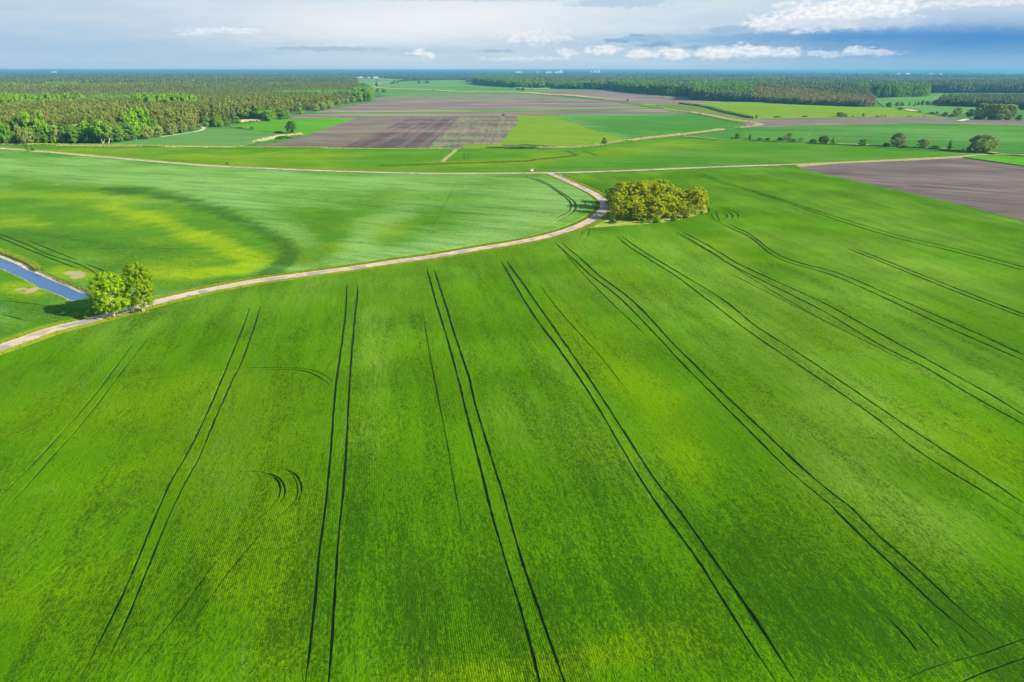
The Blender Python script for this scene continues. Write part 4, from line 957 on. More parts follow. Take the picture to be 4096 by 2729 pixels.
# the row of willows and bushes on the right
rowt = [
 ('willow', 1990, 838, 235, 145, 'largest olive willow with a wide crown beside the road bend', None), ('willow', 1270, 790, 130, 118, 'tall rounded yellow green willow in the row of trees', None),
 ('willow', 1487, 803, 115, 82, 'small pale round willow between the tall willow and conical tree', None), ('conical_tree', 1712, 820, 78, 88, 'dark green conical tree left of the largest willow', None),
 ('broadleaf', 972, 783, 86, 60, 'short double crowned green tree alone in the gap of the row', None), ('conical_tree', 716, 772, 64, 62, 'dark green cone shaped tree right of the dense one', None),
 ('dark_broadleaf', 636, 766, 100, 72, 'dense dark green tree in the left half of the row', None), ('broadleaf', 342, 738, 60, 66, 'upright green tree at the left end of the row', None),
 ('dark_bush', 545, 755, 80, 32, 'low dark bush left of the dense dark tree', None), ('budding_tree', 300, 740, 50, 48, 'brownish budding tree beside the upright green tree', None),
 ('dark_bush', 262, 738, 60, 32, 'dark bush at the left end of the row of trees', None), ('dark_bush', 378, 748, 80, 30, 'low dark bush right of the upright green tree', None),
 ('budding_tree', 440, 750, 40, 44, 'thin half bare tree between two low bushes', None), ('dark_bush', 1178, 792, 80, 38, 'low dark bush left of the tall rounded willow', None),
 ('dark_bush', 1330, 802, 100, 28, 'flat dark bush right of the tall rounded willow', None), ('dark_bush', 1590, 810, 110, 32, 'flat dark bush between pale willow and conical tree', None),
 ('conical_tree', 1828, 828, 24, 36, 'tiny conical tree left of the largest willow', None), ('bush', 1878, 832, 60, 48, 'shrubby bush under the left side of the largest willow', None),
 ('bright_bush', 760, 775, 22, 14, 'tiny light bush beside the cone shaped tree', None),
 ('bright_bush', 8, 728, 30, 46, 'bright yellow green slim bush left of the row', None), ('bush', 100, 732, 60, 22, 'low green bush left end of the hedge, first of two', None), ('bush', 160, 735, 60, 22, 'low green bush left end of the hedge, second of two', None),
]
for k, bx, by, w_, h_, lb, g_ in rowt: plant_px(k, '4', bx, by, w_, h_, lb, 'trees and bushes along the field track' if g_ is None else g_)
# bare dead tree in that row
m_dead = plain_mat('dead_wood', (.45, .40, .34), (.30, .26, .22), 2)
rngd = np.random.RandomState(5); Cd = np.column_stack([rngd.uniform(-.45, .45, 14), rngd.uniform(-.45, .45, 14), rngd.uniform(.5, 1, 14)])
dm = trunk_mesh('bare_tree_wood', 3, m_dead, Cd, 2, .035, .8, limbs=18); x, y = G(*sp('4', (505, 752))[0])
od = bpy.data.objects.new('bare_tree', dm); sc.collection.objects.link(od); od.location = (x, y, 0); od.scale = (5, 5, 10)
tag(od, 'grey bare dead tree standing in the row of trees', 'tree', 'trees and bushes along the field track')

misc = [
 ('dark_broadleaf', '2', 357, 672, 105, 100, 'lone dark green round tree beside the ploughed fields'), ('broadleaf', '3', 893, 768, 54, 58, 'small round tree standing in the straw reeds'),
 ('bright_bush', '1', 245, 822, 48, 62, 'small green tree by the cross road, left of two touching'), ('bright_bush', '1', 288, 820, 40, 52, 'small round green tree by the cross road, right of two touching'),
 ('bright_bush', '1', 1952, 942, 44, 28, 'small bush alone beside the cross road'), ('dark_bush', '2', 2170, 520, 34, 14, 'small dark bush above the striped ploughed field'),
 ('dark_broadleaf', '3', 1092, 400, 18, 24, 'small dark tree in the far rough grass'), ('dark_broadleaf', '3', 1709, 514, 14, 20, 'tiny dark tree on the straw ditch'), ('dark_bush', '3', 1348, 440, 14, 12, 'tiny dark bush on the rough grassland'),
 ('broadleaf', '3', 2030, 722, 58, 48, 'dark green bushy tree on the track, left of the slim bright one'), ('dark_bush', '3', 1990, 724, 40, 18, 'low dark bush on the left side of the bushy tree'),
 ('bright_bush', '3', 2142, 724, 28, 44, 'slim yellow green tree on the field track'), ('bush', '3', 2230, 728, 60, 20, 'low green bush on the field track, left of two'), ('bush', '3', 2300, 733, 60, 24, 'low green bush on the field track, right of two'),
 ('dark_bush', '3', 2192, 545, 16, 30, 'tiny dark upright bush on the edge of the yellow green field'), ('dark_bush', '4', 62, 542, 18, 26, 'tiny dark bush at the corner of the brown field'),
 ('bush', '4', 240, 538, 70, 14, 'flat green bush on the far field edge, first from the left'), ('bush', '4', 480, 533, 60, 14, 'flat green bush on the far field edge, second from the left'),
 ('bush', '4', 785, 532, 110, 38, 'wide olive bush clump on the far field edge'), ('bright_bush', '4', 828, 532, 24, 28, 'bright little bush beside the wide olive clump'),
 ('bush', '4', 887, 532, 26, 12, 'tiny bush right of the wide olive clump'), ('bright_bush', '4', 977, 531, 22, 32, 'bright upright bush on the far field edge'),
 ('bush', '4', 1100, 532, 50, 12, 'flat bush right of the bright upright bush'), ('bush', '4', 1135, 530, 16, 16, 'tiny bush on the far field edge, left of a pair'), ('bush', '4', 1165, 530, 16, 16, 'tiny bush on the far field edge, right of a pair'),
 ('bush', '4', 1375, 530, 60, 9, 'very low bush near the right end of the far field edge'), ('bush', '4', 1498, 528, 24, 10, 'small low bush near the willow clump'),
 ('dark_bush', '4', 1565, 506, 70, 16, 'dark low bush left of the willow clump, flat'), ('bush', '4', 1608, 510, 36, 26, 'round green bush left of the willow clump'), ('dark_bush', '4', 1675, 525, 60, 36, 'round dark bush left of the willow clump'),
 ('dark_bush', '4', 1295, 472, 50, 22, 'dark bush by the sandy far track'), ('dark_bush', '4', 1455, 495, 44, 14, 'flat dark bush right of the sandy far track'),
 ('dark_broadleaf', '4', 1195, 450, 56, 42, 'dark tree at the end of the right hand wood'), ('broadleaf', '4', 1270, 442, 60, 36, 'green tree next to the dark one beyond the yellow green field, left'), ('broadleaf', '4', 1310, 440, 40, 34, 'green tree next to the dark one beyond the yellow green field, right'),
 ('conical_tree', '4', 1372, 436, 32, 34, 'dark conical tree, first in the short far row'), ('conical_tree', '4', 1420, 440, 34, 38, 'dark conical tree, second in the short far row'),
 ('dark_broadleaf', '4', 1448, 432, 26, 32, 'small dark tree, third in the short far row'), ('dark_broadleaf', '4', 1482, 434, 32, 44, 'dark tree, fourth in the short far row'), ('dark_broadleaf', '4', 1525, 430, 40, 34, 'dark tree, fifth in the short far row'),
 ('dark_broadleaf', '4', 1590, 432, 50, 46, 'dark tree at the corner of the right pine wood'),
 ('willow', '4', 1785, 518, 84, 62, 'small willow left of the big willow clump'), ('dark_bush', '4', 1740, 530, 60, 24, 'dark bush under the small willow'), ('dark_broadleaf', '4', 1890, 532, 90, 66, 'dark rounded tree at the left side of the big willow clump'),
 ('willow', '4', 1985, 552, 120, 128, 'big willow in the clump at the right edge, first from the left'), ('willow', '4', 2060, 555, 120, 128, 'big willow in the clump at the right edge, second from the left'),
 ('willow', '4', 2135, 560, 130, 130, 'big willow in the clump at the right edge, third from the left'), ('willow', '4', 2215, 560, 140, 128, 'big willow in the clump at the right edge, rightmost'),
 ('dark_broadleaf', '4', 2100, 562, 90, 60, 'dark low tree in front of the big willow clump'), ('bush', '4', 2310, 560, 70, 44, 'olive bush at the right end of the willow clump'), ('dark_bush', '4', 1950, 555, 60, 36, 'dark bush in front of the willow clump'),
 ('dark_broadleaf', 'X', 985, 465, 70, 110, 'slim bluish tree standing alone beyond the pine wood'), ('dark_broadleaf', 'X', 1150, 590, 120, 70, 'dark tree right of the pine wood corner'), ('dark_bush', 'X', 1000, 570, 100, 60, 'dark bush left of the dark tree by the wood corner'),
 ('dark_bush', 'X', 865, 270, 55, 34, 'dark round bush before the far village'), ('dark_broadleaf', 'X', 1000, 330, 34, 40, 'small dark tree on the far meadow'),
 ('dark_bush', 'X', 1980, 375, 90, 52, 'dark round bush on the far meadow, left of three'), ('dark_bush', 'X', 2095, 375, 50, 40, 'dark bush on the far meadow, middle of three'), ('dark_bush', 'X', 2175, 372, 110, 60, 'wide dark bush on the far meadow, right of three'),
 ('dark_bush', 'X', 1330, 480, 30, 26, 'tiny dark bush on the far ditch line, left'), ('dark_bush', 'X', 2325, 556, 30, 36, 'tiny dark bush on the far ditch line, right'),
 ('dark_broadleaf', 'X', 1310, 390, 50, 40, 'dark bush in the far hedge, first from the left'), ('dark_broadleaf', 'X', 1375, 390, 80, 56, 'dark bush in the far hedge, second from the left'), ('dark_broadleaf', 'X', 1470, 380, 60, 70, 'taller dark tree in the far hedge, third from the left'),
 ('dark_broadleaf', 'X', 1540, 345, 80, 54, 'round tree in the far hedge, fourth from the left'), ('dark_broadleaf', 'X', 1630, 340, 90, 70, 'round tree in the far hedge beside the wood corner'), ('dark_bush', 'X', 1400, 345, 50, 40, 'bush behind the far hedge'),
 ('bush', '2', 20, 640, 50, 26, 'round green bush left of the lone tree'), ('dark_bush', '2', 240, 668, 100, 14, 'flat dark bush beside the lone tree'), ('bright_bush', '2', 300, 715, 160, 24, 'long low green thicket below the lone tree'),
 ('bush', '1', 2160, 640, 50, 26, 'round bush on the balk of the bright green field, right of two'), ('bush', '1', 2055, 630, 60, 16, 'low bush on the balk of the bright green field, left of two'),
 ('dark_bush', '3', 155, 300, 40, 16, 'low bush before the poplar copse, left'), ('dark_bush', '3', 195, 305, 44, 22, 'low bush before the poplar copse, middle'), ('dark_bush', '3', 380, 284, 40, 22, 'bush at the right foot of the poplar copse'),
]
for k, z, bx, by, w_, h_, lb in misc: plant_px(k, z, bx, by, w_, h_, lb)

# individually visible trees on the left wood edge
edge = [
 ('willow', 232, 765, 140, 120, 'pale willow in front of the left pine wood'), ('bright_tree', 45, 745, 100, 105, 'bright green tree at the left frame edge of the wood'), ('bright_tree', 125, 757, 100, 105, 'bright green tree left of the pale willow'),
 ('bright_tree', 335, 757, 75, 80, 'bright green tree right of the pale willow'), ('bright_tree', 400, 757, 60, 66, 'smaller bright green tree second right of the pale willow'), ('dark_broadleaf', 410, 745, 130, 135, 'dark tree behind the small bright trees'),
 ('willow', 490, 735, 120, 125, 'olive willow behind a small cone shaped tree'), ('broadleaf', 465, 757, 56, 62, 'small green tree before the olive willow'), ('willow', 665, 740, 140, 140, 'broad olive willow in the wood edge'),
 ('broadleaf', 640, 758, 110, 120, 'green tree before the broad olive willow'), ('broadleaf', 760, 738, 130, 170, 'tall green tree set back in the wood edge'), ('dark_broadleaf', 745, 752, 90, 110, 'dark tree in the shaded gap of the wood edge'),
 ('pale_trunk_tree', 880, 757, 150, 190, 'tall tree with pale leaning trunks at the wood edge'), ('pale_trunk_tree', 925, 757, 130, 180, 'tree with white trunk beside the leaning trunks'), ('bright_tree', 1030, 745, 100, 120, 'bright green tree right of the white trunk'),
 ('broadleaf', 1110, 735, 120, 125, 'green tree in the wood edge before the first conifers'), ('pale_trunk_tree', 1165, 730, 100, 115, 'leafy tree with short pale trunk at the field corner'),
 ('willow', 1270, 718, 110, 100, 'olive bushy tree, first in the row towards the dirt track'), ('bright_tree', 1340, 700, 100, 140, 'bright tall tree in the row towards the dirt track'), ('willow', 1350, 700, 110, 95, 'olive bushy tree, second in the row towards the dirt track'),
 ('willow', 1470, 685, 110, 90, 'olive bushy tree, third in the row towards the dirt track'), ('willow', 1565, 668, 100, 90, 'olive bushy tree, fourth in the row towards the dirt track'), ('willow', 1640, 645, 90, 90, 'olive bushy tree at the dirt track bend'),
 ('bush', 1790, 615, 100, 70, 'green bush right of the dirt track, first'), ('bright_bush', 1870, 615, 110, 90, 'green bush right of the dirt track, second'), ('bush', 1930, 605, 90, 70, 'green bush right of the dirt track, third'),
 ('bright_bush', 2020, 583, 90, 56, 'green bush right of the dirt track, fourth'), ('bright_bush', 2130, 560, 110, 90, 'rounded green bush before the silver willows, first'), ('bright_tree', 2220, 563, 120, 110, 'rounded green tree before the silver willows, second'),
 ('bright_bush', 2300, 566, 110, 90, 'rounded green bush before the silver willows, third'), ('willow', 2290, 520, 150, 100, 'silver green willow behind rounded bushes, left one'),
]
for k, bx, by, w_, h_, lb in edge: plant_px(k, '1', bx, by, w_, h_, lb, 'trees on the edge of the left wood')
edge2 = [
 ('willow', 230, 515, 140, 90, 'silver green willow behind rounded bushes, right one'), ('bright_tree', 90, 560, 110, 90, 'rounded green tree before the silver willows, fourth'), ('bright_bush', 180, 558, 110, 84, 'rounded green bush before the silver willows, fifth'),
 ('bright_tree', 270, 550, 110, 80, 'rounded green tree before the silver willows, sixth'), ('bright_bush', 330, 545, 70, 66, 'rounded green bush at the field corner'), ('bush', 430, 505, 80, 50, 'green bush below the tall hedge trees'),
 ('bright_tree', 350, 470, 90, 70, 'green tree above the brown field corner, left'), ('bright_tree', 430, 470, 100, 90, 'green tree above the brown field corner, right'), ('willow', 560, 480, 90, 60, 'pale willow bush on the wood edge, first'),
 ('willow', 620, 472, 90, 64, 'pale willow bush on the wood edge, second'), ('willow', 680, 462, 80, 66, 'pale willow bush on the wood edge, third'), ('willow', 755, 432, 56, 46, 'silver willow at the far wood edge, first'), ('willow', 832, 418, 46, 42, 'silver willow at the far wood edge, second'),
 ('willow', 888, 412, 60, 54, 'silver willow at the far wood edge, third'), ('broadleaf', 945, 405, 70, 90, 'green tree at the far wood corner, first'), ('broadleaf', 985, 400, 80, 110, 'green tree at the far wood corner, second'), ('bright_tree', 1025, 400, 56, 76, 'bright green tree at the far wood corner'),
]
for k, bx, by, w_, h_, lb in edge2: plant_px(k, '2', bx, by, w_, h_, lb, 'trees on the edge of the left wood')

# ------------------------------------------------------------------ woods: points thinned with distance
def wood_points(d0, d1, a0, a1, s0, k):
    out = []; d = d0
    while d < d1:
        s_ = max(s0, d * k); n = max(1, int((a1 - a0) * d / s_)); a = a0 + (np.arange(n) + RN.uniform(-.4, .4, n)) * s_ / d
        dd = d + RN.uniform(-.4, .4, n) * s_; out.append(np.column_stack([np.sin(a) * dd, np.cos(a) * dd, np.full(n, s_)])); d += s_ * .9
    return np.concatenate(out)


def pxy(P):
    return np.stack(to_px(P[:, 0], P[:, 1], 0.0), 1)


BIG = np.concatenate([wood_points(480, 3200, -.80, .80, 5.0, 0.0030), wood_points(3200, 9000, -.80, .80, 6, .0042), wood_points(9000, 36000, -.80, .80, 20, .006)])
BPX = pxy(BIG)
W_left = s('1', (-400, 768), (0, 768), (340, 756), (900, 752), (1050, 740), (1250, 706), (1400, 680), (1550, 655), (1650, 632), (1720, 600), (1850, 585), (2090, 555), (2354, 545)) + \
    s('2', (350, 500), (600, 468), (720, 440), (900, 405), (1030, 392), (1050, 330), (1000, 280), (910, 268), (925, 238), (890, 210), (780, 204)) + s('X', (450, 255), (0, 248)) + s('1', (2354, 168), (1000, 160), (-400, 158))
W_r1 = s('3', (370, 272), (480, 290), (640, 294), (890, 297), (950, 300), (1080, 320), (1240, 334), (1430, 350), (1550, 350), (1630, 360), (1640, 390), (1800, 395), (2000, 400), (2200, 403), (2354, 408)) + \
    s('4', (160, 414), (380, 424), (560, 430), (770, 438), (960, 446), (1060, 440), (1080, 410), (1040, 380), (900, 345), (860, 325), (700, 318), (0, 285)) + s('3', (2000, 268), (1700, 262), (1300, 250), (900, 232), (400, 226))
W_band = s('3', (-300, 236), (0, 232), (400, 236), (900, 240), (1300, 262), (1700, 280), (2354, 290)) + s('4', (500, 318), (900, 325), (1040, 318), (1540, 318), (1700, 328), (2000, 325), (2600, 330), (2600, 178), (1800, 184), (1000, 178), (0, 186)) + s('3', (2000, 184), (1000, 186), (0, 196))
W_pop = s('2', (1920, 248), (1960, 258), (2200, 276), (2354, 282)) + s('3', (120, 284), (370, 284), (370, 262), (100, 255), (0, 250)) + s('2', (2000, 236))
W_cop = s('4', (1045, 348), (1080, 366), (1250, 366), (1520, 358), (1535, 335), (1300, 332), (1080, 338))
W_dark = s('4', (1600, 434), (1750, 440), (1950, 446), (2354, 470), (2650, 480), (2650, 400), (2000, 388), (1800, 388), (1660, 400))
W_small = s('2', (1330, 224), (1760, 212), (1760, 200), (1500, 196), (1340, 208))
W_vill = s('2', (1160, 202), (1330, 206), (1480, 208), (1480, 190), (1150, 190))
holes_far = [s('4', (590, 139), (1110, 138), (1100, 170), (640, 172)), s('4', (1850, 140), (2600, 140), (2600, 178), (2100, 178), (1900, 165)), s('4', (1200, 158), (1700, 156), (1700, 172), (1200, 174))]
far = BPX[:, 1] < 220 + 186 / 2.14
lb_ = s('X', (0, 252), (450, 256), (1150, 250), (1480, 276), (2354, 282)); ylim = np.interp(BPX[:, 0], [0, 1340] + [p[0] for p in lb_] + [1900, 2300, 2900, 4096], [296, 312] + [p[1] for p in lb_] + [314, 310, 306, 303])
ylim2 = np.interp(BPX[:, 0], [0, 1350, 1400, 1540, 1900, 2000, 4096], [300, 310, 311, 312, 322, 324, 318])
inleft = inside(BPX, W_left); inr1 = inside(BPX, W_r1); inband = inside(BPX, W_band)
inpop = inside(BPX, W_pop); incop = inside(BPX, W_cop); indark = inside(BPX, W_dark); insm = inside(BPX, W_small) | inside(BPX, W_vill)
infar = BPX[:, 1] < ylim2 * 1.0
infar &= ~((inside(BPX, holes_far[0]) | inside(BPX, holes_far[1]) | inside(BPX, holes_far[2])) & (RN.rand(len(BPX)) < .96))
village = s('X', (430, 238), (1160, 238), (1160, 270), (430, 262)); infar &= ~inside(BPX, village)
wood = inleft | inr1 | inband | inpop | incop | indark | insm | infar


def smooth_noise(P, sc_, seed):
    r_ = np.random.RandomState(seed); v = np.zeros(len(P))
    for i in range(7):
        a = r_.uniform(0, 6.28); k = sc_ * r_.uniform(.5, 1.8); v += np.sin((P[:, 0] * math.cos(a) + P[:, 1] * math.sin(a)) * k + r_.uniform(0, 6.28))
    return v / 3.0


nz = smooth_noise(BIG, .006, 1); nz2 = smooth_noise(BIG, .02, 2)
decid = np.zeros(len(BIG), bool)
cano = lambda pg: [(a, 280 + (b_ - 280) * 1.46) for a, b_ in pg]
for pg in (cano(s('1', (-300, 345), (0, 345), (300, 335), (900, 325), (1100, 330), (1180, 350), (1000, 365), (500, 382), (350, 400), (120, 415), (-300, 415))), cano(s('1', (1150, 378), (1450, 365), (1700, 382), (1680, 400), (1300, 405), (1180, 400))),
           cano(s('1', (350, 252), (660, 247), (680, 258), (400, 262))), cano(s('1', (-200, 268), (240, 252), (240, 262), (-200, 280))), s('3', (1640, 390), (1640, 340), (1500, 310), (1700, 290), (2354, 290)) + s('4', (850, 315), (700, 322), (300, 318), (0, 312)) + s('3', (2100, 330), (2354, 402)),
           s('3', (950, 300), (1080, 322), (1430, 352), (1640, 362), (1500, 320), (1100, 290), (950, 270)), s('3', (470, 292), (890, 299), (880, 275), (500, 262)), cano(s('2', (180, 295), (700, 283), (900, 285), (880, 297), (400, 303))),
           s('2', (900, 410), (1045, 400), (1045, 320), (930, 310), (890, 340))):
    decid |= inside(BPX, pg)
decid |= inpop | incop | (insm & (nz2 > .3)) | ((inband | infar) & (nz > .75))
edge_line = dist_pl(BIG[:, :2], np.array(gp(s('1', (-400, 768), (0, 768), (340, 756), (900, 752), (1050, 740), (1250, 706)))))
decid |= inleft & (edge_line < 14)
brown = inr1 & inside(BPX, s('4', (60, 420), (0, 350), (300, 360), (900, 385), (1080, 410), (1060, 445), (560, 432)))
decid &= ~brown
sc_h = RN.uniform(.70, 1.2, len(BIG))
nst = smooth_noise(BIG, .0035, 11); nst2 = smooth_noise(BIG, .0045, 12); bd = np.hypot(BIG[:, 0], BIG[:, 1])
sc_h *= np.where(bd > 1300, .62 + .58 / (1 + np.exp(-10 * nst)), 1)
shadow_gap = (np.abs(nst - .1) < .0045 * np.maximum(1, bd / 900)) & (bd > 1500) | (np.abs(nst2) < .004 * np.maximum(1, bd / 900)) & (bd > 2200)  # gaps added so bands of shadow break up the far woods


for q_ in BELT: shadow_gap |= inside(BPX, q_) & (RN.rand(len(BPX)) < .93)
wood = wood & ~shadow_gap
for a_ in (inleft, inr1, inband, indark, insm, infar): a_ &= ~shadow_gap


def in_view(P, z=10):
    u, v = to_px(P[:, 0], P[:, 1], z); return (u > -30) & (u < 4130)


def stuff_wood(name, P, k, hgt, wfac, label, cat, shrink=1.0):
    cat_, L = KIND[k]
    col = bpy.data.collections.new(name + '_source')
    for i, (cm, tm) in enumerate(L):
        me = cm
        o = bpy.data.objects.new(name + '_variant', me); col.objects.link(o)
    n = len(P); me = bpy.data.meshes.new(name); me.vertices.add(n)
    me.vertices.foreach_set('co', np.column_stack([P[:, :2], np.zeros(n)]).astype(np.float32).ravel())
    s_ = P[:, 2]; w_ = np.maximum(s_ * wfac, 3.0) * RN.uniform(.85, 1.3, n); h_ = hgt * P[:, 3]
    for an, ty, arr in (('scl', 'FLOAT_VECTOR', np.column_stack([w_, w_, h_])), ('rot', 'FLOAT_VECTOR', np.column_stack([np.zeros(n), np.zeros(n), RN.uniform(0, 6.28, n)]))):
        a = me.attributes.new(an, ty, 'POINT'); a.data.foreach_set('vector', arr.astype(np.float32).ravel())
    a = me.attributes.new('idx', 'INT', 'POINT'); a.data.foreach_set('value', RN.randint(0, len(L), n).astype(np.int32))
    o = bpy.data.objects.new(name, me); sc.collection.objects.link(o); tag(o, label, cat, kind='stuff')
    ng = bpy.data.node_groups.new(name, 'GeometryNodeTree')
    ng.interface.new_socket('Geometry', in_out='INPUT', socket_type='NodeSocketGeometry'); ng.interface.new_socket('Geometry', in_out='OUTPUT', socket_type='NodeSocketGeometry')
    A = ng.nodes.new; gi = A('NodeGroupInput'); go = A('NodeGroupOutput'); ip = A('GeometryNodeInstanceOnPoints'); ci = A('GeometryNodeCollectionInfo')
    ci.inputs['Collection'].default_value = col; ci.inputs['Separate Children'].default_value = True; ci.inputs['Reset Children'].default_value = True
    def na(nm, ty):
        q = A('GeometryNodeInputNamedAttribute'); q.data_type = ty; q.inputs['Name'].default_value = nm; return q.outputs['Attribute']
    lk = ng.links.new; lk(gi.outputs[0], ip.inputs['Points']); lk(ci.outputs[0], ip.inputs['Instance']); ip.inputs['Pick Instance'].default_value = True
    lk(na('idx', 'INT'), ip.inputs['Instance Index']); lk(na('scl', 'FLOAT_VECTOR'), ip.inputs['Scale'])
    er = A('FunctionNodeEulerToRotation'); lk(na('rot', 'FLOAT_VECTOR'), er.inputs[0]); lk(er.outputs[0], ip.inputs['Rotation']); lk(ip.outputs[0], go.inputs[0])
    md = o.modifiers.new('instances', 'NODES'); md.node_group = ng
    return o


KIND['pine_far'] = ('pine', []); KIND['broad_far'] = ('tree', []); KIND['broad_bright_far'] = ('tree', []); KIND['brown_far'] = ('tree', [])
def far_kind(n, mat, prof, zmin, aspect, ncl=16, nl=16, cr=.2, lf=.12, trunk=None):
    L = []
    for i in range(4):
        cm, C = crown_mesh(n + '_crown', 7000 + 10 * len(n) + i, LM[mat], prof, zmin, ncl, nl, cr, lf, aspect, .7)
        if trunk:
            V, F = tube((0, 0, 0), (0, 0, .7), .02, .01, 4)
            V = np.array(V); nv = len(cm.vertices); cv = np.empty(nv * 3); cm.vertices.foreach_get('co', cv)
            VV = np.concatenate([cv.reshape(-1, 3), V]); FF = np.concatenate([np.arange(nv).reshape(-1, 4), F + nv])
            cm = mesh_obj(n, VV, FF, LM[mat], me_only=True); cm.materials.append(M[trunk]); mi = np.zeros(len(FF), np.int32); mi[-len(F):] = 1; cm.polygons.foreach_set('material_index', mi)
        L.append((cm, None))
    KIND[n] = ('tree', L)
far_kind('pine_mass', 'pine', pinef, .28, 2.6, 20, 18, .17, .09, 'bark_pine')
far_kind('pine_far', 'pine_far', pinef, .25, 2.0, 14, 14, .2, .12)
far_kind('broad_far', 'bluish', dome, .0, 1.4, 18, 18, .2, .10)
far_kind('broad_mid', 'broad', egg, .0, 1.6, 24, 20, .18, .09)
LM['bright_wood'] = leaf_mat('bright_wood_leaves', (.105, .225, .004), (.175, .310, .006), None, .35, .05)
far_kind('broad_bright_far', 'bright_wood', dome, .0, 1.3, 20, 20, .2, .09)
far_kind('brown_far', 'brown', egg, .0, 1.4, 18, 18, .2, .09)

P4 = np.column_stack([BIG, sc_h]); dist = np.hypot(BIG[:, 0], BIG[:, 1])
pine_l = inleft & ~decid; dec_l = inleft & decid
# the pines one sees largest stand as trees of their own
cand = np.where(pine_l & in_view(BIG))[0]; cand = cand[np.argsort(dist[cand])][:270]
own = np.zeros(len(BIG), bool); own[cand] = True
for i in cand:
    plant('pine', BIG[i, 0], BIG[i, 1], R.uniform(5.0, 7.0), 19 * sc_h[i], 'olive green pine with orange trunk in the front of the left wood', 'pines at the front of the left wood')
cand = np.where(dec_l & in_view(BIG) & (dist < 900))[0]; cand = cand[np.argsort(dist[cand])][:60]; own[cand] = True
for i in cand:
    plant(R.choice(['broadleaf', 'broadleaf', 'willow', 'bright_tree', 'dark_broadleaf']), BIG[i, 0], BIG[i, 1], R.uniform(6.5, 9), 14 * sc_h[i], 'green broadleaf tree mixed in along the foot of the left wood', 'broadleaf trees at the foot of the left wood')
stuff_wood('pine_wood', P4[pine_l & ~own], 'pine_mass', 19, 1.15, 'olive green pine wood covering the left half of the plain', 'forest')
stuff_wood('broadleaf_wood', P4[dec_l & ~own], 'broad_bright_far', 23, 1.7, 'bright green broadleaf patches inside the left pine wood', 'forest')
m1 = (inr1 | inband | indark) & ~inleft
stuff_wood('pine_wood', P4[m1 & ~decid & ~brown], 'pine_far', 20, 1.35, 'dark bluish pine woods on the right half of the plain', 'forest')
# trees along the front of the right hand wood and copse, as trees of their own
fr = np.array(gp(W_r1[:17])); dfr = dist_pl(BIG[:, :2], fr); cand = np.where(inr1 & (decid | brown) & (dfr < 22) & in_view(BIG))[0]; cand = cand[np.argsort(dist[cand])][:110]; own[cand] = True
for i in cand:
    br_ = brown[i]
    plant('budding_tree' if br_ and R.random() < .6 else R.choice(['broadleaf', 'dark_broadleaf']), BIG[i, 0], BIG[i, 1], R.uniform(8, 12), 18 * sc_h[i],
          'tree on the front edge of the right hand wood', 'trees on the front edge of the right hand wood')
cand = np.where(incop)[0]; cand = cand[np.argsort(dist[cand])][:40]; own[cand] = True
for i in cand: plant('broadleaf', BIG[i, 0], BIG[i, 1], R.uniform(12, 16), 24 * sc_h[i], 'tall green tree in the isolated copse on the right plain', 'trees of the isolated copse')
stuff_wood('broadleaf_wood', P4[(m1 | incop) & decid & ~own], 'broad_mid', 20, 1.6, 'green broadleaf wood on the right half of the plain', 'forest')
stuff_wood('budding_wood', P4[brown & ~own], 'brown_far', 17, 1.6, 'brownish budding broadleaf strip before the right hand wood', 'forest')
stuff_wood('poplar_copse', P4[inpop], 'broad_mid', 24, 1.7, 'tall green poplar copse in the middle distance', 'forest')
m2 = (infar | insm) & ~(inleft | inr1 | inband | inpop | incop | indark)
stuff_wood('far_pine_wood', P4[m2 & ~decid], 'pine_far', 17, 1.4, 'blue hazy pine woods stretching to the horizon', 'forest')
stuff_wood('far_broadleaf_wood', P4[m2 & decid], 'broad_far', 15, 1.5, 'blue green hazy broadleaf woods near the horizon', 'forest')
print('wood points', int(wood.sum()))

# ------------------------------------------------------------------ small built things
def box(V, F, x0, x1, y0, y1, z0, z1):
    n = len(V); V += [(x0, y0, z0), (x1, y0, z0), (x1, y1, z0), (x0, y1, z0), (x0, y0, z1), (x1, y0, z1), (x1, y1, z1), (x0, y1, z1)]
    F += [tuple(n + i for i in f) for f in ((0, 3, 2, 1), (4, 5, 6, 7), (0, 1, 5, 4), (1, 2, 6, 5), (2, 3, 7, 6), (3, 0, 4, 7))]


def part(name, boxes, mat, parent):
    V, F = [], []
    for b_ in boxes: box(V, F, *b_)
    return mesh_obj(name, V, F, mat, parent)


def empty(name, x, y, rz, label, cat, group=None):
    e = bpy.data.objects.new(name, None); sc.collection.objects.link(e); e.location = (x, y, 0); e.rotation_euler = (0, 0, rz); tag(e, label, cat, group); return e


m_wood = plain_mat('weathered_wood', (.16, .11, .07), (.10, .07, .05), 6); m_white = plain_mat('white_paint', (.78, .78, .76), (.7, .7, .68), 3, .5, 0)
m_red = plain_mat('red_paint', (.55, .10, .05), (.4, .08, .04), 4, .5, 0); m_roof = plain_mat('roof_sheet', (.35, .36, .38), (.28, .28, .30), 2); m_tile = plain_mat('red_roof', (.45, .20, .12), (.35, .15, .1), 2)
m_dark = plain_mat('dark_post', (.06, .05, .05), (.04, .04, .04), 5)
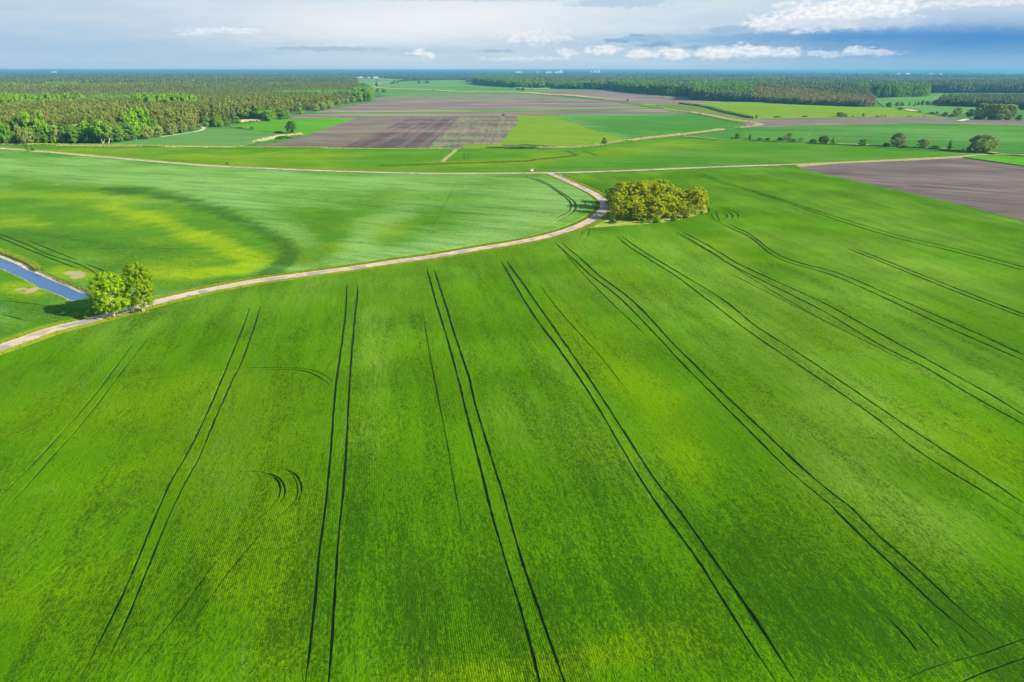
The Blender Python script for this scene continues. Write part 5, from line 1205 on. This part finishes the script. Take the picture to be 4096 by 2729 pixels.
# information board
x, y = G(*sp('9', (535, 392))[0]); e = empty('information_board', x, y, .12, 'wooden information board with landscape picture at the road junction', 'board')
for xx in (-.95, .95): part('post', [(xx - .07, xx + .07, -.07, .07, 0, 2.1)], m_wood, e)
m, N, b, out = new_mat('board_print'); tcn = N.n('ShaderNodeTexCoord').outputs['Object']; sx = N.n('ShaderNodeSeparateXYZ'); N.put(sx.inputs[0], tcn)
zz = N.m('ADD', sx.outputs[2], N.m('MULTIPLY', sx.outputs[0], -.12)); cc = N.mix(N.ss(zz, 1.22, 1.3), (.75, .25, .12), (.85, .85, .84)); cc = N.mix(N.ss(zz, 1.5, 1.65), cc, (.10, .30, .42)); N.put(b.inputs['Base Color'], cc)
part('panel', [(-.86, .86, -.05, .03, .75, 1.95)], m, e); part('frame', [(-.88, .88, -.07, .05, 1.95, 2.03), (-.88, .88, -.07, .05, .67, .75)], m_wood, e); part('roof', [(-1.2, 1.2, -.35, .35, 2.1, 2.2)], m_roof, e)
# small road sign
x, y = G(*sp('9', (1452, 520))[0]); e = empty('road_sign', x, y, -.3, 'small white sign on a red striped post at the junction corner', 'sign')
part('post', [(-.05, .05, -.05, .05, 0, .5)], m_red, e); part('sign_panel', [(-.45, .45, -.04, .04, .5, 1.0)], m_white, e); part('side_panel', [(-.62, -.5, -.04, .04, .55, .85)], m_white, e)
# marker posts beside the lane
for i, (a, b_) in enumerate(sp('5', (2265, 484), (2120, 512), (2018, 538), (1857, 563), (1728, 602), (1597, 630), (1440, 668), (1340, 690))):
    x, y = G(a, b_); dd = dist_pl(np.array([(x, y)]), ROAD)[0]
    e = empty('marker_post', x, y, .5, 'dark wooden marker post in the lane side grass, %s from the far end' % ORD[i], 'post', 'marker posts along the lane')
    part('post', [(-.07, .07, -.07, .07, 0, .75)], m_dark, e); part('cap', [(-.075, .075, -.075, .075, .75, .82)], m_wood, e)


def house(px, py, w, h, label, roof=m_tile, wall=m_white, group='houses of the far village', rz=0.2, name='house', cat='house'):
    x, y = G(px, py); e = empty(name, x, y, rz, label, cat, group); d = w * .7
    part('wall', [(-w / 2, w / 2, -d / 2, d / 2, 0, h)], wall, e); o = w / 2 + .4; q = d / 2 + .5; t = h + w * .3
    mesh_obj('roof', [(-o, -q, h), (o, -q, h), (o, q, h), (-o, q, h), (-o, 0, t), (o, 0, t)], [(0, 1, 5, 4), (2, 3, 4, 5), (0, 4, 3), (1, 2, 5), (0, 3, 2, 1)], roof, e)
    for k in (-.25, .25): part('window', [(k * w - .6, k * w + .6, -d / 2 - .05, -d / 2 + .05, h * .35, h * .75)], m_dark, e)
    part('door', [(-.55, .55, -d / 2 - .06, -d / 2 + .04, 0, h * .7)], m_wood, e)
    return e


words = ['at the left end', 'second from the left', 'third from the left', 'fourth from the left', 'in the middle', 'fifth from the right', 'fourth from the right', 'third from the right', 'second from the right', 'at the right end']
for i, px in enumerate((455, 510, 583, 632, 780, 808, 920, 962, 1000, 1140)):
    a, b_ = sp('X', (px, 242 + (i % 3)))[0]; house(a, b_, R.uniform(9, 15), R.uniform(4, 6), 'white house in the far village row, ' + words[i], m_tile if i in (4,) else m_roof, rz=R.uniform(-.4, .4))
for i, (px, py, w_, lb) in enumerate(((645, 182, 26, 'white building in the far right woods, left of a pair'), (668, 184, 26, 'white building in the far right woods, right of a pair'), (1088, 186, 44, 'larger pale building standing alone in the far right woods'), (1220, 186, 26, 'small pale building right of the larger one in far woods'), (770, 182, 60, 'long low pale barn in the far right woods'))):
    a, b_ = sp('T', (px, py))[0]; house(a, b_, w_ * .8, 20 if w_ < 50 else 15, lb, m_roof, group='pale buildings in the far right woods', rz=R.uniform(-.3, .3))
a, b_ = sp('1', (465, 162))[0]; house(a, b_, 60, 26, 'white building above the left woods near the horizon', m_roof, group='pale far buildings')
# grain elevator and industrial blocks on the horizon
def far_blocks(cpx, cpy, label, blocks, name='grain_elevator', cat='industrial building', mat=m_white):
    x, y = G(cpx, cpy); e = empty(name, x, y, -math.atan2(x, y), label, cat)
    for nm, x0, x1, z0, z1 in blocks: part(nm, [(x0, x1, -12, 12, z0, z1)], mat, e)
far_blocks(2243, 297, 'white stepped grain elevator tower on the horizon', [('silo_block', -28, -8, 0, 44), ('tower', -8, 12, 0, 64), ('silo_block', 14, 30, 0, 52), ('low_wing', -50, -28, 0, 38)])
far_blocks(2225, 297, 'low white hall left of the grain elevator', [('hall', -14, 14, 0, 40), ('annex', -22, -14, 0, 36)], 'industrial_hall')
far_blocks(2194, 297, 'long white factory roof far left of the elevator', [('hall', -45, 40, 0, 37), ('annex', 40, 52, 0, 34)], 'industrial_hall')
far_blocks(2150, 297, 'small white tower block left on the horizon', [('tower', -8, 8, 0, 44), ('base', -14, 14, 0, 36)], 'industrial_hall')
far_blocks(2380, 296, 'pale low hall group right of the elevator on the horizon', [('hall', -20, 16, 0, 48), ('annex', 16, 30, 0, 44)], 'industrial_hall')
far_blocks(2394, 296, 'pale block with upright tower right of the elevator', [('tower', -10, 10, 0, 62), ('annex', 10, 24, 0, 50)], 'industrial_hall')
far_blocks(2365, 296, 'tiny white hall between the elevator and pale blocks', [('hall', -8, 10, 0, 44), ('annex', 10, 14, 0, 40)], 'industrial_hall')
far_blocks(2075, 297, 'long thin white hall at the far left of the skyline', [('hall', -40, 40, 0, 38), ('annex', -46, -40, 0, 34)], 'industrial_hall')

# ------------------------------------------------------------------ haze
hv = []; hf = []; box(hv, hf, -46000, 46000, -46000, 46000, -2.2, 66)
mh = bpy.data.materials.new('thin_haze'); mh.use_nodes = True; mh.node_tree.nodes.clear(); N = NT(mh.node_tree)
ho = N.n('ShaderNodeOutputMaterial'); pv = N.n('ShaderNodeVolumePrincipled'); pv.inputs['Color'].default_value = (.12, .35, .51, 1)
pv.inputs['Density'].default_value = 1e-4; pv.inputs['Anisotropy'].default_value = 0.1; N.put(ho.inputs['Volume'], pv.outputs[0])
hz = mesh_obj('haze', hv, hf, mh); tag(hz, kind='stuff')
